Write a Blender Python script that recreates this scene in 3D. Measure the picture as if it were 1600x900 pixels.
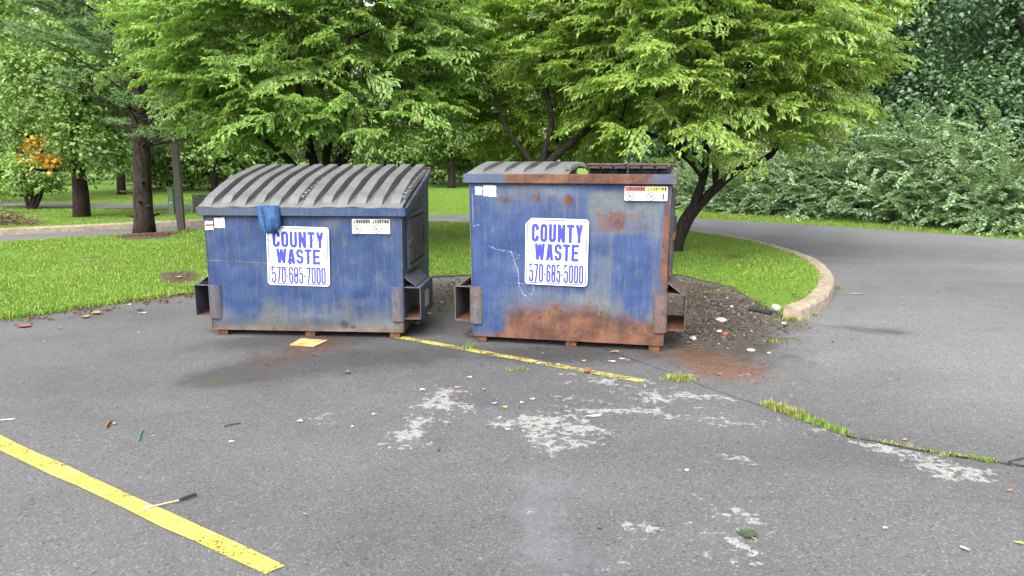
import bpy, bmesh, math, random
import numpy as np
from mathutils import Vector, Matrix
from mathutils.geometry import delaunay_2d_cdt
R = math.radians
scene = bpy.context.scene
for o in list(bpy.data.objects):
    bpy.data.objects.remove(o)
# ------------------------------------------------------------------ camera
CAM_H, PITCH, FPX = 1.75, R(10.0), 1155.0          # photo pixels, 1600 wide
cam_data = bpy.data.cameras.new('camera')
cam_data.sensor_width = 36.0
cam_data.lens = 36.0 * FPX / 1600.0
cam_data.clip_start = 0.05
cam_data.clip_end = 2000
cam = bpy.data.objects.new('camera', cam_data)
scene.collection.objects.link(cam)
cam.location = (0, 0, CAM_H)
cam.rotation_euler = (R(90) - PITCH, 0, 0)
scene.camera = cam
# ------------------------------------------------------------------ light
SUN_EL, SUN_AZ = R(46), R(200)                      # azimuth clockwise from +Y
world = bpy.data.worlds.new('World')
scene.world = world
world.use_nodes = True
wn = world.node_tree
bg = wn.nodes['Background']
sky = wn.nodes.new('ShaderNodeTexSky')
sky.sky_type = 'NISHITA'
sky.sun_disc = False
sky.sun_elevation = SUN_EL
sky.sun_rotation = SUN_AZ
sky.air_density = 1.0
sky.dust_density = 4.0
hs = wn.nodes.new('ShaderNodeHueSaturation')        # overcast: almost white
hs.inputs['Saturation'].default_value = 0.22
hs.inputs['Value'].default_value = 1.0
wn.links.new(sky.outputs[0], hs.inputs['Color'])
wn.links.new(hs.outputs[0], bg.inputs['Color'])
bg.inputs['Strength'].default_value = 0.15
sd = bpy.data.lights.new('sun', 'SUN')
sd.energy = 1.1
sd.angle = R(55)
sd.color = (1.0, 0.96, 0.9)
sun = bpy.data.objects.new('sun', sd)
scene.collection.objects.link(sun)
sv = Vector((math.sin(SUN_AZ) * math.cos(SUN_EL), math.cos(SUN_AZ) * math.cos(SUN_EL), math.sin(SUN_EL)))
sun.rotation_euler = sv.to_track_quat('Z', 'Y').to_euler()
sun.location = sv * 60
scene.view_settings.view_transform = 'Standard'
scene.view_settings.look = 'None'
scene.view_settings.exposure = 2.15
scene.view_settings.gamma = 1.0
scene.render.engine = 'CYCLES'
cy = scene.cycles
cy.max_bounces = 9
cy.diffuse_bounces = 5
cy.glossy_bounces = 2
cy.transmission_bounces = 6
cy.transparent_max_bounces = 9
cy.sample_clamp_indirect = 6.0
# ------------------------------------------------------------------ helpers
COL = scene.collection
def ray(px, py):
    rx = (px - 800) / FPX; uy = (450 - py) / FPX
    c, s = math.cos(PITCH), math.sin(PITCH)
    return Vector((rx, c + uy * s, -s + uy * c))
def G(px, py, z=0.0):
    """the place on the ground (height z) that the photograph shows at px, py"""
    d = ray(px, py); t = (z - CAM_H) / d.z
    return Vector((d.x * t, d.y * t, z))
def P(px, py, Y):
    """the place at distance Y that the photograph shows at px, py"""
    d = ray(px, py); t = Y / d.y
    return Vector((d.x * t, Y, CAM_H + d.z * t))
def link(name, me, mat=None, parent=None, loc=None, rot=None):
    o = bpy.data.objects.new(name, me)
    COL.objects.link(o)
    if mat is not None:
        for m in (mat if isinstance(mat, (list, tuple)) else [mat]):
            me.materials.append(m)
    if parent is not None: o.parent = parent
    if loc is not None: o.location = loc
    if rot is not None: o.rotation_euler = rot
    return o
def tag(o, label=None, cat=None, group=None, kind=None):
    if label: o['label'] = label
    if cat: o['category'] = cat
    if group: o['group'] = group
    if kind: o['kind'] = kind
    return o
def thing(name, label, cat, loc=(0, 0, 0), rotz=0.0, group=None):
    o = bpy.data.objects.new(name, None)
    o.empty_display_size = 0.2
    COL.objects.link(o)
    o.location = loc; o.rotation_euler = (0, 0, rotz)
    return tag(o, label, cat, group)
def mesh_np(name, verts, faces, smooth=False):
    """verts (N,3) array, faces (M,k) array of one polygon size"""
    me = bpy.data.meshes.new(name)
    verts = np.ascontiguousarray(verts, dtype=np.float32); faces = np.ascontiguousarray(faces, dtype=np.int32)
    me.vertices.add(len(verts)); me.vertices.foreach_set('co', verts.ravel())
    k = faces.shape[1]
    me.loops.add(faces.size); me.loops.foreach_set('vertex_index', faces.ravel())
    me.polygons.add(len(faces))
    me.polygons.foreach_set('loop_start', np.arange(0, faces.size, k, dtype=np.int32))
    me.polygons.foreach_set('loop_total', np.full(len(faces), k, dtype=np.int32))
    if smooth: me.polygons.foreach_set('use_smooth', np.ones(len(faces), dtype=bool))
    me.update(calc_edges=True)
    return me
def vattr(me, name, rgba):
    a = me.attributes.new(name, 'FLOAT_COLOR', 'POINT')
    a.data.foreach_set('color', np.ascontiguousarray(rgba, dtype=np.float32).ravel())
class MB:
    """collects pieces of one mesh"""
    def __init__(s): s.v = []; s.f = []
    def add(s, vs, fs):
        n = len(s.v); s.v += [tuple(v) for v in vs]; s.f += [tuple(i + n for i in f) for f in fs]; return s
    def box(s, x0, x1, y0, y1, z0, z1, M=None):
        vs = [Vector((x, y, z)) for x in (x0, x1) for y in (y0, y1) for z in (z0, z1)]
        if M is not None: vs = [M @ v for v in vs]
        return s.add(vs, [(0, 1, 3, 2), (4, 6, 7, 5), (0, 4, 5, 1), (2, 3, 7, 6), (0, 2, 6, 4), (1, 5, 7, 3)])
    def prism(s, poly, axis, a, b):
        """poly of 2D points pushed along an axis from a to b"""
        n = len(poly)
        def mk(p, t):
            return {'x': (t, p[0], p[1]), 'y': (p[0], t, p[1]), 'z': (p[0], p[1], t)}[axis]
        vs = [mk(p, a) for p in poly] + [mk(p, b) for p in poly]
        fs = [tuple(range(n))[::-1], tuple(range(n, 2 * n))] + [(i, (i + 1) % n, n + (i + 1) % n, n + i) for i in range(n)]
        return s.add(vs, fs)
    def tube(s, pts, rad, n=8, cap=True):
        pts = [Vector(p) for p in pts]
        if not isinstance(rad, (list, tuple)): rad = [rad] * len(pts)
        base = len(s.v); ref = None
        for i, p in enumerate(pts):
            d = (pts[min(i + 1, len(pts) - 1)] - pts[max(i - 1, 0)])
            if d.length < 1e-9: d = Vector((0, 0, 1))
            d.normalize()
            if ref is None:
                ref = d.orthogonal().normalized()
            ref = (ref - d * ref.dot(d)); ref = ref.normalized() if ref.length > 1e-6 else d.orthogonal().normalized()
            b = d.cross(ref)
            for k in range(n):
                a = 2 * math.pi * k / n
                s.v.append(tuple(p + (ref * math.cos(a) + b * math.sin(a)) * rad[i]))
        for i in range(len(pts) - 1):
            for k in range(n):
                a = base + i * n + k; c = base + i * n + (k + 1) % n
                s.f.append((a, c, c + n, a + n))
        if cap:
            s.f.append(tuple(base + k for k in range(n))[::-1])
            e = base + (len(pts) - 1) * n
            s.f.append(tuple(e + k for k in range(n)))
        return s
    def build(s, name, mat, parent=None, bevel=0.0, smooth=False, loc=None, rot=None, seg=1):
        me = bpy.data.meshes.new(name)
        me.from_pydata(s.v, [], s.f)
        bm = bmesh.new(); bm.from_mesh(me)
        bmesh.ops.recalc_face_normals(bm, faces=bm.faces)
        if bevel > 0:
            es = [e for e in bm.edges if len(e.link_faces) == 2 and e.calc_face_angle(0) > 0.5]
            bmesh.ops.bevel(bm, geom=es, offset=bevel, segments=seg, affect='EDGES', profile=0.7, clamp_overlap=True)
        bm.to_mesh(me); bm.free()
        if smooth:
            for p in me.polygons: p.use_smooth = True
        return link(name, me, mat, parent, loc, rot)
def copy_tree(o, parent=None):
    c = o.copy(); COL.objects.link(c)
    if parent is not None: c.parent = parent
    for ch in o.children: copy_tree(ch, c)
    return c
# value noise in numpy -------------------------------------------------
def _h(ix, iy, iz, seed):
    x = (ix.astype(np.int64) * 374761393 + iy.astype(np.int64) * 668265263 + iz.astype(np.int64) * 2147483647 + seed * 144665) & 0xffffffff
    x = ((x ^ (x >> 13)) * 1274126177) & 0xffffffff
    x = (x ^ (x >> 16)) & 0xffffff
    return x / float(0xffffff)
def vnoise(p, seed=0):
    p = np.asarray(p, dtype=np.float64)
    i = np.floor(p).astype(np.int64); f = p - i; f = f * f * (3 - 2 * f)
    out = 0
    for a in (0, 1):
        for b in (0, 1):
            for c in (0, 1):
                w = (f[:, 0] if a else 1 - f[:, 0]) * (f[:, 1] if b else 1 - f[:, 1]) * (f[:, 2] if c else 1 - f[:, 2])
                out = out + w * _h(i[:, 0] + a, i[:, 1] + b, i[:, 2] + c, seed)
    return out
def fbm(p, seed=0, octv=4):
    p = np.asarray(p, dtype=np.float64); s = 0; a = 0.5; t = 0
    for k in range(octv):
        s = s + a * vnoise(p * 2 ** k + k * 17.3, seed + k); t += a; a *= 0.5
    return s / t
def sstep(x, a, b):
    t = np.clip((x - a) / (b - a), 0, 1); return t * t * (3 - 2 * t)
def in_poly(pts, poly):
    x, y = pts[:, 0], pts[:, 1]; c = np.zeros(len(pts), dtype=bool); n = len(poly)
    for i in range(n):
        x0, y0 = poly[i][0], poly[i][1]; x1, y1 = poly[(i + 1) % n][0], poly[(i + 1) % n][1]
        if y0 == y1: continue
        c ^= ((y0 > y) != (y1 > y)) & (x < (x1 - x0) * (y - y0) / (y1 - y0) + x0)
    return c
def poly_dist(pts, poly, closed=True):
    d = np.full(len(pts), 1e9); n = len(poly)
    for i in range(n if closed else n - 1):
        a = np.array(poly[i][:2], dtype=float); b = np.array(poly[(i + 1) % n][:2], dtype=float); ab = b - a
        t = np.clip(((pts[:, :2] - a) @ ab) / max(ab @ ab, 1e-9), 0, 1)
        d = np.minimum(d, np.linalg.norm(pts[:, :2] - (a + t[:, None] * ab), axis=1))
    return d
def smooth_line(pts, n):
    """Catmull-Rom through the points"""
    pts = [Vector((p[0], p[1], 0)) for p in pts]; out = []
    for i in range(len(pts) - 1):
        p0, p1, p2, p3 = pts[max(i - 1, 0)], pts[i], pts[i + 1], pts[min(i + 2, len(pts) - 1)]
        for k in range(n):
            t = k / n
            out.append(0.5 * ((2 * p1) + (p2 - p0) * t + (2 * p0 - 5 * p1 + 4 * p2 - p3) * t * t + (3 * p1 - p0 - 3 * p2 + p3) * t ** 3))
    out.append(pts[-1]); return out
def sheet(name, poly, step, zf, mat, attrs=None, kind='structure', inner=None):
    """a sheet of ground inside a polygon, with points every `step` metres"""
    poly = [(p[0], p[1]) for p in poly]
    xs = [p[0] for p in poly]; ys = [p[1] for p in poly]
    if inner: bx0, bx1, by0, by1 = inner
    else: bx0, bx1, by0, by1 = min(xs), max(xs), min(ys), max(ys)
    gx, gy = np.meshgrid(np.arange(bx0, bx1, step), np.arange(by0, by1, step))
    gp = np.stack([gx.ravel(), gy.ravel()], 1)
    gp[::1, 0] += (np.arange(len(gp)) % 2) * step * 0.13
    gp = gp[in_poly(gp, poly)]
    gp = gp[poly_dist(gp, poly) > step * 0.35]
    bp = []
    for i in range(len(poly)):
        a = Vector(poly[i]); b = Vector(poly[(i + 1) % len(poly)]); L = (b - a).length
        k = max(1, int(L / max(step * 1.5, 0.3))) if not inner else 1
        bp += [a.lerp(b, j / k) for j in range(k)]
    nb = len(bp)
    allp = [Vector(p) for p in bp] + [Vector(p) for p in gp.tolist()]
    v, e, f, *_ = delaunay_2d_cdt(allp, [], [list(range(nb))], 1, 1e-5)
    co = np.array([(p.x, p.y) for p in v])
    z = zf(co)
    me = mesh_np(name, np.column_stack([co, z]), np.array([t for t in f if len(t) == 3]), True)
    if me.polygons and me.polygons[0].normal.z < 0: me.flip_normals()
    for an, fn in (attrs or {}).items(): vattr(me, an, fn(co))
    o = link(name, me, mat); o['kind'] = kind
    return o
# shader node helper ----------------------------------------------------
class V:
    def __init__(s, b, k): s.b = b; s.k = k
    def __add__(s, o): return s.b.m('ADD', s, o)
    __radd__ = __add__
    def __mul__(s, o): return s.b.m('MULTIPLY', s, o)
    __rmul__ = __mul__
    def __sub__(s, o): return s.b.m('SUBTRACT', s, o)
    def __rsub__(s, o): return s.b.m('SUBTRACT', o, s)
    def __truediv__(s, o): return s.b.m('DIVIDE', s, o)
class NB:
    def __init__(s, nt): s.nt = nt
    def node(s, t): return s.nt.nodes.new(t)
    def put(s, sock, v):
        if isinstance(v, V): s.nt.links.new(v.k, sock)
        elif isinstance(v, (tuple, list)) and len(v) == 3 and sock.type == 'RGBA': sock.default_value = (*v, 1)
        else: sock.default_value = v
    def m(s, op, a, b=None, c=None):
        n = s.node('ShaderNodeMath'); n.operation = op
        for i, q in enumerate((a, b, c)):
            if q is not None: s.put(n.inputs[i], q)
        return V(s, n.outputs[0])
    def mx(s, a, b): return s.m('MAXIMUM', a, b)
    def mn(s, a, b): return s.m('MINIMUM', a, b)
    def obj(s): return V(s, s.node('ShaderNodeTexCoord').outputs['Object'])
    def pos(s): return V(s, s.node('ShaderNodeNewGeometry').outputs['Position'])
    def isl(s): return V(s, s.node('ShaderNodeNewGeometry').outputs['Random Per Island'])
    def rnd(s): return V(s, s.node('ShaderNodeObjectInfo').outputs['Random'])
    def xyz(s, v):
        n = s.node('ShaderNodeSeparateXYZ'); s.put(n.inputs[0], v); return [V(s, k) for k in n.outputs]
    def map(s, v, sc=(1, 1, 1), loc=(0, 0, 0), rot=(0, 0, 0)):
        n = s.node('ShaderNodeMapping'); s.put(n.inputs[0], v)
        n.inputs['Scale'].default_value = sc; n.inputs['Location'].default_value = loc; n.inputs['Rotation'].default_value = rot
        return V(s, n.outputs[0])
    def noise(s, v, sc, det=3, ro=0.55, dist=0.0):
        n = s.node('ShaderNodeTexNoise'); s.put(n.inputs['Vector'], v)
        n.inputs['Scale'].default_value = sc; n.inputs['Detail'].default_value = det
        n.inputs['Roughness'].default_value = ro; n.inputs['Distortion'].default_value = dist
        return V(s, n.outputs[0])
    def vor(s, v, sc, out='Distance', feat='F1', rand=1.0):
        n = s.node('ShaderNodeTexVoronoi'); n.feature = feat; s.put(n.inputs['Vector'], v)
        n.inputs['Scale'].default_value = sc; n.inputs['Randomness'].default_value = rand
        return V(s, n.outputs[out])
    def sm(s, v, a, b, o0=0.0, o1=1.0):
        n = s.node('ShaderNodeMapRange'); n.interpolation_type = 'SMOOTHSTEP'
        s.put(n.inputs['Value'], v); n.inputs['From Min'].default_value = a; n.inputs['From Max'].default_value = b
        n.inputs['To Min'].default_value = o0; n.inputs['To Max'].default_value = o1
        return V(s, n.outputs[0])
    def mix(s, f, a, b, blend='MIX'):
        n = s.node('ShaderNodeMix'); n.data_type = 'RGBA'; n.blend_type = blend
        s.put(n.inputs[0], f); s.put(n.inputs[6], a); s.put(n.inputs[7], b)
        return V(s, n.outputs[2])
    def attr(s, name):
        n = s.node('ShaderNodeAttribute'); n.attribute_name = name
        sp = s.node('ShaderNodeSeparateColor'); s.nt.links.new(n.outputs['Color'], sp.inputs[0])
        return [V(s, sp.outputs[i]) for i in range(3)] + [V(s, n.outputs['Alpha'])]
    def red(s, c):
        sp = s.node('ShaderNodeSeparateColor'); s.put(sp.inputs[0], c); return V(s, sp.outputs[0])
ALB = 0.74
def material(name, fn):
    m = bpy.data.materials.new(name); m.use_nodes = True
    nt = m.node_tree; nt.nodes.clear(); b = NB(nt); r = fn(b)
    out = nt.nodes.new('ShaderNodeOutputMaterial'); bs = nt.nodes.new('ShaderNodeBsdfPrincipled')
    if 'trans' not in r: r['base'] = b.mix(1.0, r['base'], (ALB, ALB, ALB), 'MULTIPLY')   # all paints and stones, one scale
    b.put(bs.inputs['Base Color'], r['base'])
    b.put(bs.inputs['Roughness'], r.get('rough', 0.6))
    b.put(bs.inputs['Specular IOR Level'], r.get('spec', 0.4))
    b.put(bs.inputs['Metallic'], r.get('metal', 0.0))
    if 'alpha' in r: b.put(bs.inputs['Alpha'], r['alpha'])
    if 'bump' in r:
        bp = nt.nodes.new('ShaderNodeBump'); h, st, di = r['bump']
        bp.inputs['Strength'].default_value = st; bp.inputs['Distance'].default_value = di
        b.put(bp.inputs['Height'], h); nt.links.new(bp.outputs[0], bs.inputs['Normal'])
    if 'trans' in r:
        tr = nt.nodes.new('ShaderNodeBsdfTranslucent'); b.put(tr.inputs['Color'], r['trans'][1])
        mxs = nt.nodes.new('ShaderNodeMixShader'); mxs.inputs[0].default_value = r['trans'][0]
        nt.links.new(bs.outputs[0], mxs.inputs[1]); nt.links.new(tr.outputs[0], mxs.inputs[2])
        nt.links.new(mxs.outputs[0], out.inputs[0])
    else: nt.links.new(bs.outputs[0], out.inputs[0])
    return m
def plain(name, col, rough=0.6, spec=0.4, var=0.15, sc=20, metal=0.0, bump=0.0):
    def fn(b):
        n = b.noise(b.obj(), sc, 4, 0.6)
        r = dict(base=b.mix(n, tuple(c * (1 - var) for c in col), tuple(min(1, c * (1 + var)) for c in col)), rough=rough, spec=spec, metal=metal)
        if bump: r['bump'] = (n, bump, 0.01)
        return r
    return material(name, fn)
# ------------------------------------------------------------------ ground layout (all on the ground plane)
xy = lambda px, py: (G(px, py).x, G(px, py).y)
# grass island between the lot and the road behind it
near_edge = [xy(*p) for p in ((-420, 556), (-150, 520), (0, 501), (100, 486), (200, 472), (300, 459), (400, 449), (520, 441), (640, 436), (700, 433), (760, 429), (860, 430), (960, 432), (1060, 430), (1100, 440), (1145, 450), (1175, 470), (1205, 486), (1238, 500))]
kerb_path = [xy(*p) for p in ((1252, 503), (1285, 486), (1303, 462), (1300, 440), (1276, 419), (1235, 402), (1180, 386), (1120, 375), (1050, 365), (980, 357), (900, 352))]
kerb_out = smooth_line(kerb_path, 8)
back_edge = [xy(*p) for p in ((800, 350), (680, 347), (500, 353), (300, 360), (0, 379), (-420, 405))]
ISLAND = near_edge + [(p.x, p.y) for p in kerb_out[1:]] + back_edge
KERB_W = 0.21
kl = [Vector((p.x, p.y)) for p in kerb_out]
def offset_line(pts, d):
    out = []
    for i, p in enumerate(pts):
        t = (pts[min(i + 1, len(pts) - 1)] - pts[max(i - 1, 0)]).normalized()
        out.append(p + Vector((-t.y, t.x)) * d)
    return out
kerb_in = offset_line(kl, KERB_W)
isl_poly = near_edge[:-1] + [tuple(p) for p in offset_line(kl, KERB_W * 0.5)] + back_edge
def island_z(co):
    d = poly_dist(co, isl_poly); dk = poly_dist(co, [tuple(p) for p in kl], closed=False)
    near = sstep(dk, 0.0, 2.0)
    z = 0.012 + 0.10 * sstep(d, 0.0, 1.6)
    zk = 0.138 + 0.015 * sstep(dk, 0.2, 1.0)
    p3 = np.column_stack([co, np.zeros(len(co))])
    lump = 0.06 * (fbm(p3 * 0.9, 5, 3) - 0.5) * sstep(d, 0.1, 1.0)
    seam = sstep(poly_dist(co, near_edge, closed=False), 0.02, 0.5)
    return z * near + np.minimum(zk, 0.012 + 0.145 * seam) * (1 - near) + lump
# ------------------------------------------------------------------ ground materials
def asphalt(name, tone, warm):
    def fn(b):
        p = b.pos()
        sp = b.vor(p, 150, 'Color'); r = b.red(sp)                       # aggregate stones
        sp2 = b.red(b.vor(p, 75, 'Color'))
        big = b.noise(p, 0.55, 4, 0.6); mid = b.noise(p, 3.2, 4, 0.65); fine = b.noise(p, 260, 2, 0.6)
        base = b.mix(b.sm(r, 0.0, 1.0), tuple(tone * k * 0.80 for k in warm), tuple(tone * k * 1.18 for k in warm))
        base = b.mix(b.sm(r, 0.93, 0.97) * 0.8, base, tuple(min(0.5, tone * 2.1) * k for k in (1, 0.99, 0.96)))
        base = b.mix(b.sm(sp2, 0.965, 0.98) * 0.4, base, tuple(tone * 2.2 * k for k in (1, 0.97, 0.92)))
        base = b.mix(b.sm(sp2, 0.04, 0.02), base, (tone * 0.6,) * 3)
        base = b.mix(b.sm(big, 0.25, 0.75) * 0.5, base, b.mix(1.0, base, (0.76, 0.76, 0.775), 'MULTIPLY'))
        base = b.mix(b.sm(mid, 0.5, 0.8) * 0.4, base, b.mix(1.0, base, (1.22, 1.2, 1.17), 'MULTIPLY'))
        huge = b.noise(p, 0.22, 5, 0.62, 0.6); trk = b.noise(b.map(p, (0.16, 1.5, 1), (0, 0, 0), (0, 0, 0.5)), 1.0, 4, 0.6)
        base = b.mix(b.sm(huge, 0.40, 0.64) * 0.8, base, b.mix(1.0, base, (0.70, 0.705, 0.73), 'MULTIPLY'))
        base = b.mix(b.sm(trk, 0.5, 0.72) * 0.4, base, b.mix(1.0, base, (1.22, 1.22, 1.22), 'MULTIPLY'))
        white, rust, wet, dirt = b.attr('stain'); haze, moss, road, crack = b.attr('stain_more')
        base = b.mix(road, base, b.mix(1.0, base, (0.76, 0.765, 0.775), 'MULTIPLY'))
        blot = b.noise(p, 1.3, 5, 0.7, 0.8)
        base = b.mix(b.sm(blot, 0.52, 0.68) * 0.45, base, b.mix(1.0, base, (0.72, 0.72, 0.73), 'MULTIPLY'))
        frac = b.noise(p, 4.5, 6, 0.68); frac2 = b.noise(p, 19, 5, 0.65)
        # soil and grime
        dm = b.sm(dirt + (frac - 0.5) * 1.6 + (frac2 - 0.5) * 0.6, 0.25, 0.95)
        base = b.mix(dm * 0.85, base, b.mix(b.sm(frac2, 0.3, 0.7), (0.042, 0.034, 0.027), (0.115, 0.092, 0.072)))
        rm = b.sm(rust + (frac - 0.5) * 0.9, 0.15, 0.85)
        base = b.mix(rm * 0.75, base, b.mix(b.sm(frac2, 0.35, 0.7), (0.10, 0.042, 0.02), (0.15, 0.082, 0.05)))
        wet_shade = b.sm(wet + (frac - 0.5) * 0.7, 0.2, 0.8)  # damp, plus the contact shade coloured in at the dumpster fronts
        base = b.mix(wet_shade * 0.62, base, b.mix(1.0, base, (0.3, 0.29, 0.27), 'MULTIPLY'))
        base = b.mix(b.sm(moss + (frac - 0.5) * 0.8, 0.25, 0.8) * 0.7, base, (0.055, 0.062, 0.04))
        base = b.mix(b.sm(haze + (frac - 0.5) * 1.4 + (frac2 - 0.5) * 0.9, 0.2, 0.95) * 0.42, base, (0.15, 0.16, 0.18))
        wh = b.sm(white + (frac - 0.5) * 2.0 + (frac2 - 0.5) * 2.0, 0.44, 0.66)
        base = b.mix(wh * b.sm(r, 0.0, 0.6, 0.62, 1.0), base, b.mix(b.sm(r, 0, 1), (0.19, 0.187, 0.176), (0.32, 0.315, 0.30)))
        base = b.mix(crack * 0.9, base, (0.02, 0.019, 0.017))
        rough = b.m('SUBTRACT', 0.9, wet_shade * 0.22)
        return dict(base=base, rough=rough, spec=0.25, bump=(r * 0.7 + fine * 0.3 + mid * 0.5, 0.55, 0.006))
    return material(name, fn)
M_LOT = asphalt('lot_asphalt', 0.104, (0.985, 0.99, 1.005))
M_ROAD = asphalt('road_asphalt', 0.136, (0.99, 0.99, 1.01))
def lawn_fn(b):
    p = b.pos(); n1 = b.noise(p, 0.5, 4, 0.6); n2 = b.noise(p, 14, 5, 0.7); n3 = b.noise(b.map(p, (1, 1, 1)), 60, 3, 0.7)
    base = b.mix(b.sm(n2, 0.3, 0.72), (0.06, 0.125, 0.014), (0.15, 0.27, 0.03))
    base = b.mix(b.sm(n1, 0.4, 0.72) * 0.55, base, (0.15, 0.25, 0.03))
    base = b.mix(b.sm(n3, 0.5, 0.8) * 0.45, base, (0.15, 0.26, 0.045))
    bare = b.attr('bare')
    soil = b.mix(b.sm(n2, 0.35, 0.65), (0.05, 0.036, 0.026), (0.13, 0.095, 0.065))
    base = b.mix(b.sm(bare[0] + (n2 - 0.5) * 0.8, 0.35, 0.65), base, soil)
    return dict(base=base, rough=0.85, spec=0.15, bump=(n2 + n3 * 0.6, 0.8, 0.05))
M_LAWN = material('lawn_grass', lawn_fn)
def kerb_fn(b):
    p = b.pos(); n = b.noise(p, 9, 5, 0.65); f = b.noise(p, 90, 3, 0.6); pit = b.vor(p, 60)
    base = b.mix(b.sm(n, 0.3, 0.7), (0.22, 0.17, 0.125), (0.34, 0.285, 0.22))
    base = b.mix(b.sm(b.noise(p, 2.2, 4, 0.7), 0.52, 0.7) * 0.7, base, (0.20, 0.16, 0.115))
    base = b.mix(b.sm(f, 0.6, 0.75) * 0.6, base, (0.15, 0.12, 0.09))
    return dict(base=base, rough=0.9, spec=0.2, bump=(n + f * 0.5 + pit * 0.4, 0.7, 0.012))
M_KERB = material('kerb_concrete', kerb_fn)
def yellow(name, keep):
    def fn(b):
        p = b.pos(); n = b.noise(p, 55, 5, 0.72); g = b.noise(p, 5, 4, 0.6); v = b.red(b.vor(p, 95, 'Color'))
        a = b.sm(n + (g - 0.5) * 0.5 + (v - 0.5) * 0.18, keep, keep + 0.06)
        base = b.mix(b.sm(g, 0.3, 0.7), (0.36, 0.295, 0.05), (0.44, 0.37, 0.09))
        base = b.mix(b.sm(v, 0.7, 1.0) * 0.3, base, (0.40, 0.31, 0.06))
        return dict(base=base, rough=0.75, spec=0.3, alpha=a, bump=(v + n, 0.4, 0.004))
    return material(name, fn)
M_YEL = yellow('yellow_line_paint', 0.345)
M_YELW = yellow('worn_yellow_paint', 0.46)
# ------------------------------------------------------------------ ground sheets
def stain_field(co, spots):
    out = np.zeros(len(co))
    for px, py, rx, ry, amt in spots:
        c = G(px, py); ex = G(px + rx, py) - c; ey = G(px, py - ry) - G(px, py + ry)
        a = math.hypot(ex.x, ex.y); h = math.hypot(ey.x, ey.y) / 2
        u = (co[:, 0] - c.x) / a; w = ey.normalized(); dx = co[:, 0] - c.x; dy = co[:, 1] - c.y
        lat = (dx * w.y - dy * w.x) / a; dep = (dx * w.x + dy * w.y) / h
        out += amt * np.exp(-(lat * lat + dep * dep))
    return out
WHITE = [(1150, 800, 26, 10, .6), (1185, 815, 26, 9, .6), (1150, 868, 26, 12, .6), (1185, 878, 24, 12, .6), (1160, 850, 20, 8, .4), (1060, 800, 26, 8, .45), (1000, 828, 30, 8, .5), (955, 872, 20, 10, .5), (960, 800, 20, 6, .3), (640, 695, 20, 10, .4), (675, 655, 26, 8, .4), (480, 658, 20, 6, .4), (510, 650, 20, 5, .35), (690, 632, 60, 10, .5), (645, 672, 30, 12, .5), (780, 660, 40, 6, .4), (900, 625, 50, 6, .45), (880, 665, 70, 10, .4), (950, 640, 40, 6, .4), (1000, 640, 50, 6, .4), (1080, 640, 60, 5, .45), (1010, 610, 60, 6, .45), (1240, 665, 60, 5, .4), (1420, 712, 40, 6, .5), (1500, 745, 60, 7, .4), (1130, 815, 20, 6, .4), (1000, 790, 30, 6, .3), (699, 618, 45, 14, .55), (655, 655, 34, 12, .5), (633, 690, 24, 15, .6), (720, 640, 20, 8, .4), (843, 657, 60, 12, .55), (867, 685, 55, 16, .65), (853, 709, 40, 8, .6), (904, 643, 45, 9, .5), (918, 671, 40, 10, .45), (904, 592, 60, 7, .5), (990, 596, 60, 8, .45),
         (1058, 655, 40, 9, .5), (1104, 617, 50, 12, .5), (1139, 663, 40, 9, .5), (1029, 623, 60, 8, .5), (1468, 727, 60, 14, .65), (1520, 738, 50, 8, .4), (1370, 698, 40, 8, .5), (1145, 802, 22, 10, .6), (1168, 873, 36, 18, .7), (1197, 816, 26, 9, .55), (1023, 828, 40, 9, .5), (960, 872, 24, 10, .42), (1289, 683, 40, 8, .42), (1162, 718, 26, 7, .45), (1058, 770, 26, 7, .42), (1220, 640, 50, 8, .4), (490, 655, 34, 8, .42), (540, 648, 30, 6, .34), (1040, 800, 30, 8, .4), (960, 560, 40, 7, .35), (1150, 590, 60, 12, .34), (1090, 830, 40, 10, .36)]
RUST = [(490, 545, 60, 10, .75), (430, 565, 50, 10, .6), (400, 585, 50, 9, .35), (1105, 565, 40, 16, 1.0), (1125, 582, 36, 10, .9), (1170, 580, 60, 20, .5), (1070, 550, 40, 12, .6), (1000, 560, 60, 8, .35), (1250, 560, 60, 20, .25), (520, 530, 50, 6, .6)]
WET_SHADE = [(430, 572, 110, 22, .8), (340, 592, 70, 14, .65), (560, 560, 90, 18, .45), (480, 530, 190, 14, .95), (890, 552, 190, 18, .9), (620, 600, 260, 30, .3), (640, 560, 80, 22, .35), (745, 628, 60, 12, .5), (700, 660, 60, 14, .35), (680, 690, 40, 14, .4), (1370, 518, 60, 5, .85), (1150, 520, 120, 40, .5), (1330, 475, 30, 30, .35), (1200, 560, 90, 30, .3), (150, 492, 220, 14, .45), (700, 480, 60, 40, .5), (1330, 690, 160, 10, .35), (1490, 440, 60, 10, .25), (830, 800, 40, 60, .22), (900, 640, 70, 10, .3)]  # damp patches; bands before the dumpsters also paint in their contact shadow
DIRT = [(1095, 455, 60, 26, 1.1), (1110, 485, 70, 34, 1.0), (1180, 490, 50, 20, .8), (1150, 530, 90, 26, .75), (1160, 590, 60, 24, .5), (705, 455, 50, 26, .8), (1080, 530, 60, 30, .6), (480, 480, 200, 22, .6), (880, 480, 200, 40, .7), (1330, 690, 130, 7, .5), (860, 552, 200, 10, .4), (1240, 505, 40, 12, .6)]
HAZE = [(850, 750, 50, 26, .75), (845, 800, 40, 30, .7), (930, 770, 30, 30, .5), (860, 860, 60, 40, .6), (960, 880, 60, 30, .45), (700, 840, 200, 60, .25), (1070, 850, 90, 50, .4), (840, 640, 120, 30, .25)]
MOSS = [(1385, 517, 50, 5, .9), (360, 590, 60, 10, .5), (300, 600, 60, 8, .4), (1320, 690, 110, 6, .4)]
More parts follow.
